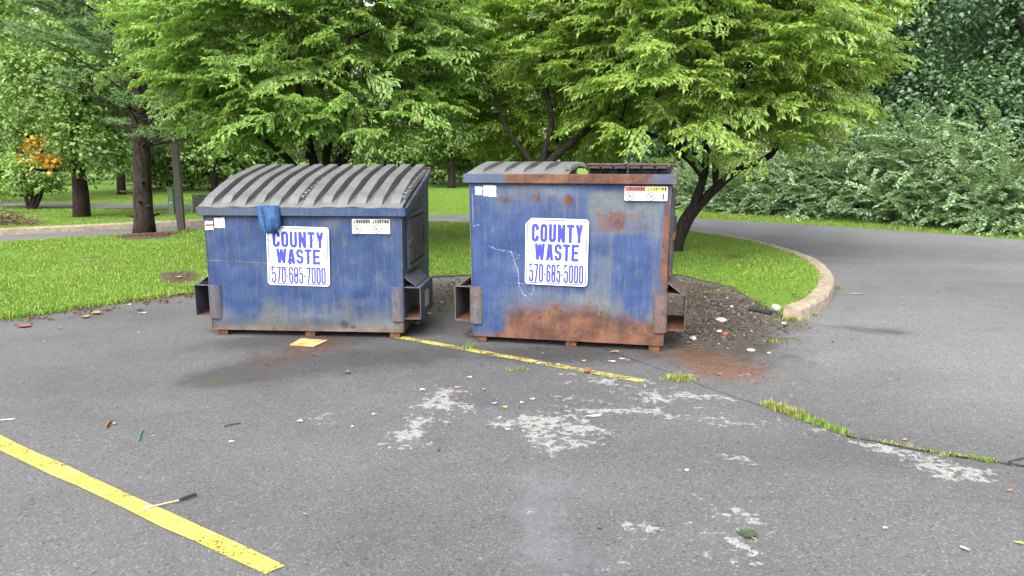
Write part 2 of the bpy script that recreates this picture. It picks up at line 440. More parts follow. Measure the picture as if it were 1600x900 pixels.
def stain(co):
    return np.column_stack([np.minimum(stain_field(co, WHITE), 0.62), stain_field(co, RUST), stain_field(co, WET_SHADE), stain_field(co, DIRT)])
seam_px = [(900, 520), (950, 548), (1000, 566), (1062, 588), (1100, 604), (1150, 622), (1200, 637), (1260, 660), (1320, 682), (1400, 698), (1500, 715), (1580, 727), (1700, 745), (1900, 780)]
SEAM = [xy(*p) for p in seam_px]
CRACKS = [SEAM[7:], [xy(*p) for p in ((1575, 727), (1600, 716), (1680, 700))], [xy(*p) for p in ((60, 720), (300, 700), (430, 690), (560, 705))], [xy(*p) for p in ((433, 800), (520, 795), (610, 790))]]
def stain_more(co):
    d = np.full(len(co), 9.0)
    for c in CRACKS[:2]: d = np.minimum(d, poly_dist(co, c, False))
    return np.column_stack([stain_field(co, HAZE), stain_field(co, MOSS), co[:, 0] * 0, 0.0 * d])
def stain_road(co):
    s = stain_more(co); s[:, 2] = 1 - sstep(poly_dist(co, SEAM, False), 0.05, 1.6); return s
zero = lambda co: np.zeros(len(co))
flat = lambda h: (lambda co: np.full(len(co), h))
def lot_z(co):
    return np.zeros(len(co))
lot_poly = [(-14, -3), (14, -3), (14, 11.5), (4.2, 11.5), (-14, 11.5)]
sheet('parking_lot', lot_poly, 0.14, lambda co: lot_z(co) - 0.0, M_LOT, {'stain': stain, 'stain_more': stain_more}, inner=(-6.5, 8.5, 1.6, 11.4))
# the road round the island: from the far left, behind the island and down the right side
road_far = [xy(*p) for p in ((-420, 389), (0, 368), (150, 360.5), (300, 353), (420, 347), (520, 341.5), (600, 338.5), (700, 336), (900, 336), (1000, 338), (1090, 342), (1200, 347.5), (1350, 357), (1480, 366), (1600, 375), (1800, 391), (2100, 417))]
road_poly = road_far + [(15.5, 8.0), SEAM[-1]] + SEAM[::-1][1:] + [xy(1050, 500), xy(1060, 440)] + [xy(1100, 452), xy(1175, 484), xy(1225, 506), xy(1252, 505)] + [(p.x, p.y) for p in kerb_out[1:]] + back_edge
rp_in = [xy(900, 480), xy(1000, 445), xy(1130, 430)] + [tuple(p) for p in offset_line(kl, 0.1)][8:] + [(p[0], p[1] - 0.25) for p in back_edge]
road_poly = road_far + [(15.5, 8.0)] + SEAM[::-1] + rp_in
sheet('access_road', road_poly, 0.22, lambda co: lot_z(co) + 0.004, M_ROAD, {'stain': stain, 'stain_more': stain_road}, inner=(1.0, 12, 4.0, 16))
def far_z(co):
    p3 = np.column_stack([co, np.zeros(len(co))])
    return -0.03 + 0.1 * sstep(co[:, 1], 34, 50) * (0.5 + fbm(p3 * 0.08, 3, 2))
g = sheet('ground', [(-400, -30), (400, -30), (400, 700), (-400, 700)], 1.5, far_z, M_LAWN, {}, inner=(-45, 45, 12, 60))
path_poly = [xy(*p) for p in ((-500, 311.5), (60, 315.5), (300, 319.0), (420, 323.5), (540, 330), (640, 338), (560, 341.5), (460, 334), (300, 327.2), (60, 322.3), (-500, 315))]
sheet('footpath', path_poly, 0.8, flat(-0.012), M_ROAD, {'stain': lambda co: np.zeros((len(co), 4)), 'stain_more': lambda co: np.zeros((len(co), 4))})
BARE = [(228, 377, 46, 7, 1.1), (150, 412, 40, 3, .7), (280, 441, 34, 8, 1.1), (200, 425, 30, 3, .5), (1145, 410, 22, 4, .8), (1190, 475, 30, 8, .8), (1120, 455, 30, 12, .7), (700, 440, 60, 7, 1.0), (60, 440, 40, 3, .5), (90, 455, 20, 3, .5), (560, 441, 120, 4, 1.0), (900, 436, 200, 6, 1.0)]
def bare_field(co): return np.clip(stain_field(co, BARE), 0, 1.3)
def bare(co):
    f = bare_field(co); return np.column_stack([f, f, f, f])
sheet('lawn', isl_poly, 0.25, island_z, M_LAWN, {'bare': bare}, inner=(-9, 7, 7.5, 20))
# kerb round the island: stones end to end
kerb = thing('kerb', None, None); kerb['kind'] = 'structure'
def kerb_run(path, w, h, parent, L, side=1, drop=0.0):
    seg = [(path[i + 1] - path[i]).length for i in range(len(path) - 1)]; tot = sum(seg)
    def at(s):
        for i, q in enumerate(seg):
            if s <= q or i == len(seg) - 1: return path[i].lerp(path[i + 1], min(1, s / q)), (path[i + 1] - path[i]).normalized()
            s -= q
    n = max(1, round(tot / L)); rnd = random.Random(int(tot * 100))
    prof = [(0, -0.06), (0.012, h - 0.035), (0.03, h - 0.008), (0.05, h), (w - 0.03, h), (w - 0.005, h - 0.015), (w, -0.06)]
    for k in range(n):
        s0 = tot * k / n + 0.010; s1 = tot * (k + 1) / n - 0.010; m = 7
        dz = rnd.uniform(-0.006, 0.006); mb = MB(); vs = []; fs = []; J = len(prof)
        for i in range(m):
            p, t = at(s0 + (s1 - s0) * i / (m - 1)); nrm = Vector((-t.y, t.x)) * side
            for a, z in prof:
                q = p + nrm * a; jit = 0.006
                vs.append((q.x + rnd.uniform(-jit, jit), q.y + rnd.uniform(-jit, jit), (z + dz if z > 0 else z) + rnd.uniform(-jit, jit)))
        for i in range(m - 1):
            for j in range(J - 1): fs.append((i * J + j, i * J + j + 1, (i + 1) * J + j + 1, (i + 1) * J + j))
        fs += [tuple(range(J)), tuple((m - 1) * J + j for j in range(J))]
        mb.add(vs, fs).build('kerb_stone', M_KERB, parent, bevel=0.004, smooth=False)
kerb_run(kl, KERB_W, 0.155, kerb, 1.15, 1)
far_kerb = thing('kerb', None, None); far_kerb['kind'] = 'structure'
fk = [Vector(xy(*p)) + Vector((0, 0.02)) for p in ((-420, 389), (-150, 375.5), (0, 368), (200, 358), (330, 351.5), (440, 346))]
kerb_run(fk, 0.22, 0.15, far_kerb, 3.4, 1)
# painted lines
def line(pts, z, mat, label=None):
    n = 24; vs = []; fs = []; (a, b2, c, d) = [Vector((*p, 0)) for p in pts]; rnd = random.Random(4)
    for i in range(n + 1):
        t = i / n
        p = a.lerp(b2, t); q = d.lerp(c, t)
        for k in range(3):
            v = p.lerp(q, k / 2); w = 0.006
            zz = float(lot_z(np.array([[v.x, v.y]]))[0]) + z
            vs.append((v.x + rnd.uniform(-w, w), v.y + rnd.uniform(-w, w), zz))
    for i in range(n):
        for k in range(2):
            j = i * 3 + k; fs.append((j, j + 1, j + 4, j + 3))
    o = MB().add(vs, fs).build('parking_line', mat)
    o['kind'] = 'structure'
    return o
line([xy(-300, 544), xy(447, 885), xy(413, 900), xy(-300, 561)], 0.006, M_YEL)
l0 = G(622, 527); l1 = G(1008, 597); dd = (l1 - l0).normalized(); nn = Vector((-dd.y, dd.x, 0)) * 0.048
ltop = l0 + nn; lb = l0 - nn
line([tuple((l0 + nn)[:2]), tuple((l1 + nn)[:2]), tuple((l1 - nn)[:2]), tuple((l0 - nn)[:2])], 0.006, M_YELW)
# cracks as real thin dark seams is the seam strip below: a narrow sunken joint between the lot and the road
def joint(pts, w0, name='pavement_joint'):
    pl = smooth_line(pts, 6); vs = []; fs = []; rnd = random.Random(8)
    for i, p in enumerate(pl):
        t = (pl[min(i + 1, len(pl) - 1)] - pl[max(i - 1, 0)]).normalized(); nrm = Vector((-t.y, t.x, 0))
        z = float(lot_z(np.array([[p.x, p.y]]))[0]) + 0.0115
        j = rnd.uniform(-0.012, 0.012); w = w0 * rnd.uniform(0.4, 1.3)
        for sgn in (-1, 1):
            q = p + nrm * (sgn * w + j); vs.append((q.x, q.y, z))
    for i in range(len(pl) - 1): fs.append((2 * i, 2 * i + 1, 2 * i + 3, 2 * i + 2))
    o = MB().add(vs, fs).build(name, M_SOIL); o['kind'] = 'structure'; return o
M_SOIL = plain('dark_soil', (0.03, 0.026, 0.02), 0.95, 0.1, 0.5, 60)
joint(SEAM[8:], 0.006)
joint([xy(1572, 728), xy(1592, 719), xy(1640, 704), xy(1720, 690)], 0.006)
# ------------------------------------------------------------------ grass
def leafmat(name, c1, c2, c3, tr=0.3, odd=None, rough=0.5, spec=0.35):
    """c1..c3 run over single leaves; odd = (share, colour) for a few leaves of another colour"""
    def fn(b):
        i = b.isl(); n = b.noise(b.pos(), 0.9, 3, 0.6)
        base = b.mix(b.sm(i, 0.0, 0.6), c1, c2)
        base = b.mix(b.sm(i + (n - 0.5) * 1.2, 0.55, 1.05), base, c3)
        if odd:
            j = b.m('FRACT', i * 37.7)
            base = b.mix(b.sm(j, 1 - odd[0] - 0.004, 1 - odd[0]), base, odd[1])
        base = b.mix(b.sm(b.noise(b.pos(), 2.6, 4, 0.65), 0.48, 0.7) * 0.55, base, b.mix(1.0, base, (0.70, 0.74, 0.8), 'MULTIPLY'))
        tc = b.mix(1.0, base, (1.25, 1.3, 0.75), 'MULTIPLY')
        return dict(base=base, rough=rough, spec=spec, trans=(tr, tc))
    return material(name, fn)
M_GRASS = leafmat('grass_blades', (0.070, 0.135, 0.014), (0.132, 0.215, 0.022), (0.20, 0.275, 0.045), 0.3, (0.03, (0.25, 0.2, 0.08)))
M_DRYGRASS = leafmat('dry_grass_blades', (0.10, 0.17, 0.02), (0.2, 0.21, 0.04), (0.34, 0.28, 0.09), 0.3)
rng = np.random.default_rng(11)
def blades(pts, h, w, lean=0.5, single=False):
    n = len(pts); a = rng.uniform(0, 2 * np.pi, n); L = h * rng.uniform(0.55, 1.3, n)
    ln = rng.uniform(0.1, 1.0, n) * lean; dirx, diry = np.cos(a), np.sin(a)
    px, py = -diry * w / 2, dirx * w / 2
    b0 = np.column_stack([pts[:, 0] - px, pts[:, 1] - py, pts[:, 2] - 0.005]); b1 = np.column_stack([pts[:, 0] + px, pts[:, 1] + py, pts[:, 2] - 0.005])
    md = np.column_stack([pts[:, 0] + dirx * L * ln * 0.35, pts[:, 1] + diry * L * ln * 0.35, pts[:, 2] + L * 0.6])
    m0 = md + np.column_stack([-px, -py, 0 * px]) * 0.75; m1 = md + np.column_stack([px, py, 0 * px]) * 0.75
    tp = np.column_stack([pts[:, 0] + dirx * L * ln, pts[:, 1] + diry * L * ln, pts[:, 2] + L * (1.0 - 0.35 * ln)])
    if single: return np.stack([b0, b1, tp], 1).reshape(-1, 3), np.arange(3 * n).reshape(-1, 3)
    v = np.stack([b0, b1, m1, m0, tp], 1).reshape(-1, 3)
    i = np.arange(n)[:, None] * 5
    f = np.concatenate([i + [[0, 1, 2]], i + [[0, 2, 3]], i + [[3, 2, 4]]])
    return v, f
def scatter_poly(poly, n, box):
    p = np.column_stack([rng.uniform(box[0], box[1], n), rng.uniform(box[2], box[3], n)])
    return p[in_poly(p, poly)]
gp = scatter_poly(isl_poly, 300000, (-13, 6.5, 7.3, 20))
vis = np.abs(gp[:, 0] / gp[:, 1]) < 1.0
gp = gp[vis]
keep = rng.uniform(0, 1, len(gp)) < np.clip(1.25 - 0.055 * (gp[:, 1] - 8), 0.35, 1)
bf = bare_field(gp) + (fbm(np.column_stack([gp * 2.5, gp[:, 0] * 0]), 31, 3) - 0.5) * 1.1 + 0.28 * sstep(fbm(np.column_stack([gp * 0.9, gp[:, 0] * 0]), 37, 3), 0.52, 0.72)
keep &= rng.uniform(0, 1, len(gp)) > sstep(bf, 0.12, 0.6) * 0.95
gp = gp[keep]
gz = island_z(gp)
hh = 0.034 * (0.6 + 0.9 * fbm(np.column_stack([gp * 1.3, gp[:, 0] * 0]), 7, 3)) * (1 + 0.02 * (gp[:, 1] - 8))
v, f = blades(np.column_stack([gp, gz]), hh, 0.0085, 0.8)
tag(link('grass', mesh_np('grass', v, f), M_GRASS), 'short bright green grass covering the lawn island', 'grass', kind='stuff')
# stray blades creeping over the edge of the lot
ne = smooth_line(near_edge[1:7], 10); k = rng.integers(0, len(ne) - 1, 5200); tt = rng.random(5200)
q = np.array([ne[i].lerp(ne[i + 1], t)[:2] for i, t in zip(k, tt)]) + rng.normal(0, .045, (5200, 2)) + np.array([0, .02])
q = q[fbm(np.column_stack([q * 3.2, q[:, 0] * 0]), 41, 3) > .42]
v, f = blades(np.column_stack([q, 0 * q[:, 0] + .012]), 0.04 * rng.uniform(.5, 1.5, len(q)), .008, 1.0)
tag(link('edge_grass', mesh_np('edge_grass', v, f), M_GRASS), 'ragged blades creeping over the left edge of the asphalt', 'grass', kind='stuff')
# rougher blades along the far verge, below the hedge
vp = [xy(*p) for p in ((1060, 335), (1090, 342), (1200, 347.5), (1350, 357), (1480, 366), (1600, 375), (1700, 383), (1750, 360), (1600, 350), (1350, 338), (1100, 326))]
q = scatter_poly(vp, 120000, (3, 17, 13, 28))
v, f = blades(np.column_stack([q, np.full(len(q), -0.03)]), 0.075 * rng.uniform(.6, 1.4, len(q)), 0.015, 0.8, True)
tag(link('verge_grass', mesh_np('verge_grass', v, f), M_GRASS), 'grass verge between the road and the hedge', 'grass', kind='stuff')
# lawn beyond the road on the left and in the middle
fl = [xy(*p) for p in ((-150, 372), (0, 358), (200, 350), (440, 341), (520, 334), (640, 330), (760, 331), (760, 300), (500, 300), (300, 306), (-150, 310))]
q = scatter_poly(fl, 150000, (-22, 2, 16, 40))
q = q[~in_poly(q, path_poly)]
v, f = blades(np.column_stack([q, far_z(q)]), 0.035 * rng.uniform(.6, 1.4, len(q)), 0.02, 0.8, True)
tag(link('far_grass', mesh_np('far_grass', v, f), M_GRASS), 'mown grass beyond the road on the left', 'grass', kind='stuff')
# ------------------------------------------------------------------ dumpster materials
def paint_fn(blue1, blue2, grey, rust_a, rust_b, rust_bias, streak):
    def fn(b):
        p = b.obj(); rust, fade, scuff, dark = b.attr('wear')
        n = b.noise(p, 5, 5, 0.65); n2 = b.noise(p, 26, 5, 0.7); fine = b.noise(p, 120, 3, 0.65)
        st = b.noise(b.map(p, (46, 46, 1.6)), 1.0, 4, 0.65); st2 = b.noise(b.map(p, (17, 17, 0.9), (3, 7, 1)), 1.0, 4, 0.6)
        base = b.mix(b.sm(n, 0.3, 0.7), blue1, blue2)
        base = b.mix(b.sm(st2, 0.45, 0.72) * 0.35, base, tuple(c * 0.62 for c in blue1))
        base = b.mix(b.sm(st, 0.53, 0.70) * streak, base, grey)
        base = b.mix(b.sm(n2, 0.6, 0.74) * 0.4, base, grey)
        gr = b.noise(b.map(p, (55, 55, 2.0), (1, 5, 2)), 1.0, 4, 0.7)
        base = b.mix(b.sm(gr, 0.58, 0.72) * 0.6, base, (0.15, 0.13, 0.085))
        base = b.mix(b.sm(b.noise(b.map(p, (30, 30, 1.1), (9, 2, 5)), 1.0, 4, 0.7), 0.55, 0.75) * 0.5, base, (0.02, 0.026, 0.045))
        fm = b.sm(fade + (n2 - 0.5) * 1.0 + (st - 0.5) * 0.8 + (fine - 0.5) * 0.5, 0.15, 0.95)
        base = b.mix(fm * 0.9, base, b.mix(b.sm(n2, 0.3, 0.7), grey, tuple(c * 0.72 for c in grey)))
        rm = b.sm(rust + rust_bias + (n2 - 0.5) * 0.75 + (st - 0.5) * 0.45 + (fine - 0.5) * 0.8, 0.33, 0.70)
        rc = b.mix(b.sm(n + (fine - 0.5) * 0.5, 0.35, 0.68), rust_a, rust_b)
        rc = b.mix(b.sm(st2, 0.5, 0.75) * 0.4, rc, tuple(c * 0.5 for c in rust_a))
        base = b.mix(rm * 0.93, base, rc)
        base = b.mix(b.sm(dark + (fine - 0.5) * 0.6, 0.3, 0.7) * 0.85, base, (0.018, 0.016, 0.018))
        base = b.mix(b.sm(scuff + (fine - 0.5) * 0.9, 0.35, 0.7) * 0.75, base, (0.36, 0.42, 0.5))
        rough = b.m('ADD', 0.48, rm * 0.35)
        return dict(base=base, rough=rough, spec=0.2, bump=(fine * 0.4 + n2 + rm * 0.7, 0.35, 0.004))
    return fn
M_BLUE = material('blue_paint', paint_fn((0.0165, 0.036, 0.102), (0.027, 0.053, 0.130), (0.095, 0.105, 0.105), (0.08, 0.046, 0.03), (0.18, 0.115, 0.075), 0.02, 0.38))
M_BLUER = material('rusty_blue_paint', paint_fn((0.0185, 0.040, 0.118), (0.032, 0.061, 0.150), (0.105, 0.12, 0.13), (0.058, 0.026, 0.016), (0.155, 0.070, 0.034), 0.03, 0.34))
M_RUST = material('rust', lambda b: dict(base=b.mix(b.sm(b.noise(b.obj(), 14, 5, 0.7), 0.3, 0.7), (0.045, 0.022, 0.015), (0.14, 0.062, 0.034)), rough=0.85, spec=0.2, bump=(b.noise(b.obj(), 60, 4, 0.7), 0.4, 0.004)))
M_DKSTEEL = plain('grimy_steel', (0.06, 0.06, 0.068), 0.6, 0.4, 0.4, 9, 0.0, 0.2)
def plas_fn(lo, hi):
    def fn(b):
        p = b.obj(); n = b.noise(p, 4, 5, 0.65); f = b.noise(p, 70, 3, 0.6); st = b.noise(b.map(p, (30, 2, 2)), 1.0, 4, 0.6)
        base = b.mix(b.sm(n, 0.3, 0.7), lo, hi)
        base = b.mix(b.sm(st, 0.55, 0.75) * 0.35, base, tuple(c * 1.35 for c in hi))
        return dict(base=base, rough=b.m('ADD', 0.42, f * 0.2), spec=0.5, bump=(f + n, 0.2, 0.003))
    return fn
M_LID = material('weathered_grey_plastic', plas_fn((0.125, 0.125, 0.128), (0.185, 0.185, 0.19)))
M_LIDL = material('sunfaded_grey_plastic', plas_fn((0.082, 0.082, 0.084), (0.125, 0.125, 0.127)))
M_BLACKP = material('black_plastic', plas_fn((0.016, 0.018, 0.02), (0.032, 0.034, 0.036)))
M_WHITE = plain('white_sign_face', (0.66, 0.66, 0.67), 0.45, 0.4, 0.03, 8)
M_STICK = plain('sticker_vinyl', (0.40, 0.40, 0.39), 0.5, 0.35, 0.06, 25)
M_OLDWHITE = plain('old_sticker_paper', (0.36, 0.345, 0.32), 0.6, 0.3, 0.12, 25)
M_LETTER = plain('blue_print', (0.03, 0.038, 0.40), 0.5, 0.35, 0.12, 30)
M_INK = plain('black_print', (0.03, 0.03, 0.035), 0.6, 0.3, 0.1, 30)
M_GREYINK = plain('grey_print', (0.20, 0.20, 0.21), 0.6, 0.3, 0.1, 30)
M_REDHEAD = plain('red_print', (0.62, 0.10, 0.045), 0.5, 0.3, 0.12, 40)
M_YELHEAD = plain('yellow_print', (0.72, 0.64, 0.06), 0.5, 0.3, 0.12, 40)
M_CRACK = plain('torn_edge', (0.05, 0.045, 0.05), 0.8, 0.2, 0.3, 40)
# ------------------------------------------------------------------ lettering drawn as strokes
def strip(path, t, closed=False, sx=1.0):
    """quads along a path, mitred; path is a list of 2D points"""
    p = [Vector(q) for q in path]; n = len(p); vs = []; fs = []
    for i in range(n):
        a = p[(i - 1) % n] if closed or i > 0 else None; c = p[(i + 1) % n] if closed or i < n - 1 else None
        d0 = (p[i] - a).normalized() if a is not None else (c - p[i]).normalized()
        d1 = (c - p[i]).normalized() if c is not None else d0
        n0 = Vector((-d0.y, d0.x)); n1 = Vector((-d1.y, d1.x)); m = (n0 + n1)
        m = m.normalized() if m.length > 1e-4 else n0
        k = t / 2 / max(0.5, m.dot(n1))
        vs += [p[i] + m * k, p[i] - m * k]
    for i in range(n if closed else n - 1):
        j = (i + 1) % n; fs.append((2 * i, 2 * i + 1, 2 * j + 1, 2 * j))
    return vs, fs
def arc(cx, cy, rx, ry, a0, a1, n=7):
    return [(cx + rx * math.cos(R(a0 + (a1 - a0) * i / n)), cy + ry * math.sin(R(a0 + (a1 - a0) * i / n))) for i in range(n + 1)]
def glyph(ch, w, t):
    """strokes of one capital of height 1 and width w: list of (path, closed)"""
    l, r, b, u = t / 2, w - t / 2, t / 2, 1 - t / 2; c = w / 2; q = (r - l) / 2; qy = q * 1.05
    stad = lambda y0, y1: (arc(c, y1 - qy, q, qy, 0, 180) + arc(c, y0 + qy, q, qy, 180, 360), True)
    if ch in 'O0': return [stad(b, u)]
    if ch == 'C': return [([(r, 0.64)] + arc(c, u - qy, q, qy, 0, 180) + arc(c, b + qy, q, qy, 180, 360) + [(r, 0.36)], False)]
    if ch == 'G': return [([(r, 0.66)] + arc(c, u - qy, q, qy, 0, 180) + arc(c, b + qy, q, qy, 180, 360) + [(r, 0.46), (c, 0.46)], False)]
    if ch == 'U': return [([(l, 1)] + arc(c, b + qy, q, qy, 180, 360) + [(r, 1)], False)]
    if ch == 'N': return [([(l, 0), (l, 1)], False), ([(r, 0), (r, 1)], False), ([(l, 0.97), (r, 0.03)], False)]
    if ch == 'T': return [([(0, u), (w, u)], False), ([(c, 0), (c, 1 - t)], False)]
    if ch == 'Y': return [([(l * 0.9, 1), (c, 0.42)], False), ([(w - l * 0.9, 1), (c, 0.42)], False), ([(c, 0), (c, 0.46)], False)]
    if ch == 'W': return [([(l, 1), (w * 0.29, 0.02)], False), ([(w * 0.29, 0.02), (c, 0.95)], False), ([(c, 0.95), (w * 0.71, 0.02)], False), ([(w * 0.71, 0.02), (r, 1)], False)]
    if ch == 'A': return [([(l * 0.9, 0), (c - t * 0.16, 0.98)], False), ([(w - l * 0.9, 0), (c + t * 0.16, 0.98)], False), ([(l * 1.6, 0.27), (w - l * 1.6, 0.27)], False)]
    if ch == 'E': return [([(l, 0), (l, 1)], False), ([(l, u), (w, u)], False), ([(l, 0.5), (w * 0.92, 0.5)], False), ([(l, b), (w, b)], False)]
    if ch == 'I': return [([(c, 0), (c, 1)], False)]
    if ch == 'R': return [([(l, 0), (l, u)] + arc(c, u - q * 0.9, q, q * 0.9, 90, -90) + [(l, u - q * 1.8)], False), ([(c, u - q * 1.8), (r, 0)], False)]
    if ch == 'S':
        m = 0.5; y1 = (u - m) / 2; y0 = (m - b) / 2
        return [([(r, 0.69)] + arc(c, u - qy, q, qy, 0, 180) + [(l, m + y1 * 0.75)] + arc(c, m + 0.02 + y1 * 0.5, q, y1 * 0.5, 180, 250, 3)[1:] + arc(c, m - 0.02 - y0 * 0.5, q, y0 * 0.5, 70, 0, 3) + arc(c, b + qy, q, qy, 0, -180) + [(l, 0.31)], False)]
    if ch == '5': return [([(r, u), (l, u), (l, 0.52)] + arc(c, 0.62 - qy, q, qy, 150, 0, 6) + arc(c, b + qy, q, qy, 0, -180) + [(l, 0.3)], False)]
    if ch == '7': return [([(0, u), (r, u), (c - t * 0.2, 0)], False)]
    if ch == '6': return [stad(b, 0.58), ([(l, 0.3)] + arc(c, u - qy, q, qy, 180, 0) + [(r, 0.74)], False)]
    if ch == '8': return [stad(0.46, u), stad(b, 0.54)]
    if ch == '-': return [([(0, 0.42), (w, 0.42)], False)]
    return []
def text(mb, s, x0, z0, x1, h, t, y, gap=0.1, wide={}, shear=0.0):
    """write s between x0 and x1 on the plane y = const, capitals of height h"""
    ws = [wide.get(c, 1.0) for c in s]; n = len(s); unit = 1.0
    tot = sum(ws) + gap * (n - 1); k = (x1 - x0) / tot; x = x0
    for i, c in enumerate(s):
        w = ws[i] * k / h
        for j, (path, closed) in enumerate(glyph(c, w, t)):
            vs, fs = strip(path, t, closed)
            mb.add([(x + q.x * h, y - 0.0004 * j, z0 + q.y * h + shear * (x - x0)) for q in vs], fs)
        x += (ws[i] + gap) * k
def rrect(x0, x1, z0, z1, r, n=5, cut=0.0):
    pts = []
    for cx, cz, a in ((x1 - r, z1 - r, 0), (x0 + r, z1 - r, 90), (x0 + r, z0 + r, 180), (x1 - r, z0 + r, 270)):
        if a == 90 and cut > 0: pts += [(x0 + cut, z1), (x0, z1 - cut)]
        else: pts += [(cx + r * math.cos(R(a + 90 * i / n)), cz + r * math.sin(R(a + 90 * i / n))) for i in range(n + 1)]
    return pts
# ------------------------------------------------------------------ dumpster
class Panel:
    """front-face places by photo pixel"""
    def __init__(s, tl, tr, bl, br, W, z0, z1): s.c = (tl, tr, bl, br); s.W = W; s.z0 = z0; s.z1 = z1
    def at(s, px, py):
        tl, tr, bl, br = s.c; u = v = 0.5
        for _ in range(8):
            t = (py - (bl[1] + (br[1] - bl[1]) * u)); tt = (tl[1] + (tr[1] - tl[1]) * u) - (bl[1] + (br[1] - bl[1]) * u)
            v = t / tt
            xl = bl[0] + (tl[0] - bl[0]) * v; xr = br[0] + (tr[0] - br[0]) * v
            u = (px - xl) / (xr - xl)
        return ((u - 0.5) * s.W, s.z0 + (s.z1 - s.z0) * v)
def paint_spots(co, spots):
    out = np.zeros(len(co))
    for x, z, rx, rz, a in spots:
        e = np.maximum(0, ((co[:, 0] - x) / rx) ** 2 + ((co[:, 2] - z) / rz) ** 2)
        out = np.maximum(out, a * np.exp(-e ** 1.5))
    return out
def paint_strokes(co, strokes):
    out = np.zeros(len(co))
    for pts, w, a in strokes:
        d = poly_dist(np.column_stack([co[:, 0], co[:, 2]]), pts, False)
        out = np.maximum(out, a * sstep(d, w, w * 0.3))
    return out
def grid_panel(W, z0, z1, taper, nx, nz, y, bulge, seed):
    u, v = np.meshgrid(np.linspace(-0.5, 0.5, nx), np.linspace(0, 1, nz))
    x = u.ravel() * W * (1 - taper * (1 - v.ravel())); z = z0 + (z1 - z0) * v.ravel()
    n = fbm(np.column_stack([x * 2.2, z * 2.2, 0 * x + seed]), seed, 3) - 0.5
    m = fbm(np.column_stack([x * 6, z * 6, 0 * x + seed]), seed + 9, 2) - 0.5
    edge = sstep(np.minimum(np.minimum(0.5 - np.abs(u.ravel()), 1) * W, np.minimum(v.ravel(), 1 - v.ravel()) * (z1 - z0)), 0.0, 0.15)
    yy = y + (n * bulge + m * bulge * 0.35) * edge
    i = (np.arange(nz - 1)[:, None] * nx + np.arange(nx - 1)[None, :]).ravel()
    return np.column_stack([x, yy, z]), np.stack([i, i + 1, i + nx + 1, i + nx], 1)
def lid_mesh(name, w, A, B, arch, ribs, rib_h, mat, parent, x0, seed, curl=0.0, tab=True, ns=26):
    """one moulded lid: A, B = (y, z) of front and hinge edge; ribs run front to back"""
    rnd = random.Random(seed); ux = []; hx = []
    pitch = w / ribs
    for k in range(ribs):
        a = k * pitch
        for f, h in ((0.02, 0), (0.16, 0), (0.21, 1), (0.77, 1), (0.81, 0)):
            ux.append(a + f * pitch); hx.append((h, k))
    ux.append(w); hx.append((0, ribs - 1)); n = len(ux)
    Av, Bv = Vector(A), Vector(B); d = Bv - Av; L = d.length; d.normalize(); nv = Vector((-d.y, d.x))
    vs = []; S = []
    for i in range(ns + 1):
        s = i / ns; S.append(s * s * (3 - 2 * s) * 0.35 + s * 0.65)
    for s in S:
        for j in range(n):
            st = 0.0 + (0.035 if hx[j][1] % 2 else 0.0); en = 0.985
            env = float(sstep(np.array(s), st, st + 0.085)) * float(sstep(np.array(s), en + 0.02, en - 0.01))
            wav = 0.004 * math.sin(ux[j] * 9 + seed) * (1 - s) + 0.005 * math.sin(ux[j] * 23 + seed * 2) * (1 - s) ** 3
            q = Av + d * (L * s) + nv * (arch * math.sin(math.pi * s ** 0.9) + rib_h * hx[j][0] * env * (0.42 + 0.58 * min(1, s / 0.45)) + wav + curl * (1 - s) ** 4)
            if s == 0: q = q - nv * 0.006
            vs.append(Vector((x0 + ux[j], q.x, q.y)))
    N = len(vs); th = 0.006
    vs += [v - Vector((0, nv.x, nv.y)) * th for v in vs]
    fs = []
    for i in range(ns):
        for j in range(n - 1):
            a = i * n + j; fs += [(a, a + 1, a + n + 1, a + n), (N + a, N + a + n, N + a + n + 1, N + a + 1)]
    for j in range(n - 1): fs += [(j, N + j, N + j + 1, j + 1), (ns * n + j, ns * n + j + 1, N + ns * n + j + 1, N + ns * n + j)]
    for i in range(ns): fs += [(i * n, (i + 1) * n, N + (i + 1) * n, N + i * n), (i * n + n - 1, N + i * n + n - 1, N + (i + 1) * n + n - 1, (i + 1) * n + n - 1)]
    o = MB().add(vs, fs).build(name, mat, parent)
    # row of moulded teeth along the overlap edge
    mb = MB()
    for k in range(13):
        s = 0.14 + 0.062 * k
        q = Av + d * (L * s) + nv * (arch * math.sin(math.pi * s ** 0.9) + 0.016)
        t = d + nv * (arch * math.pi * math.cos(math.pi * s) / L); ang = math.atan2(t.y, t.x)
        Mx = Matrix.Translation((x0 + w - 0.026, q.x, q.y)) @ Matrix.Rotation(ang, 4, 'X')
        mb.box(-0.022, 0.022, -0.017, 0.017, -0.015, 0.020 + 0.006 * (k % 2), Mx)
    mb.build('lid_teeth', mat, o, bevel=0.003)['kind'] = 'stuff'
    return o
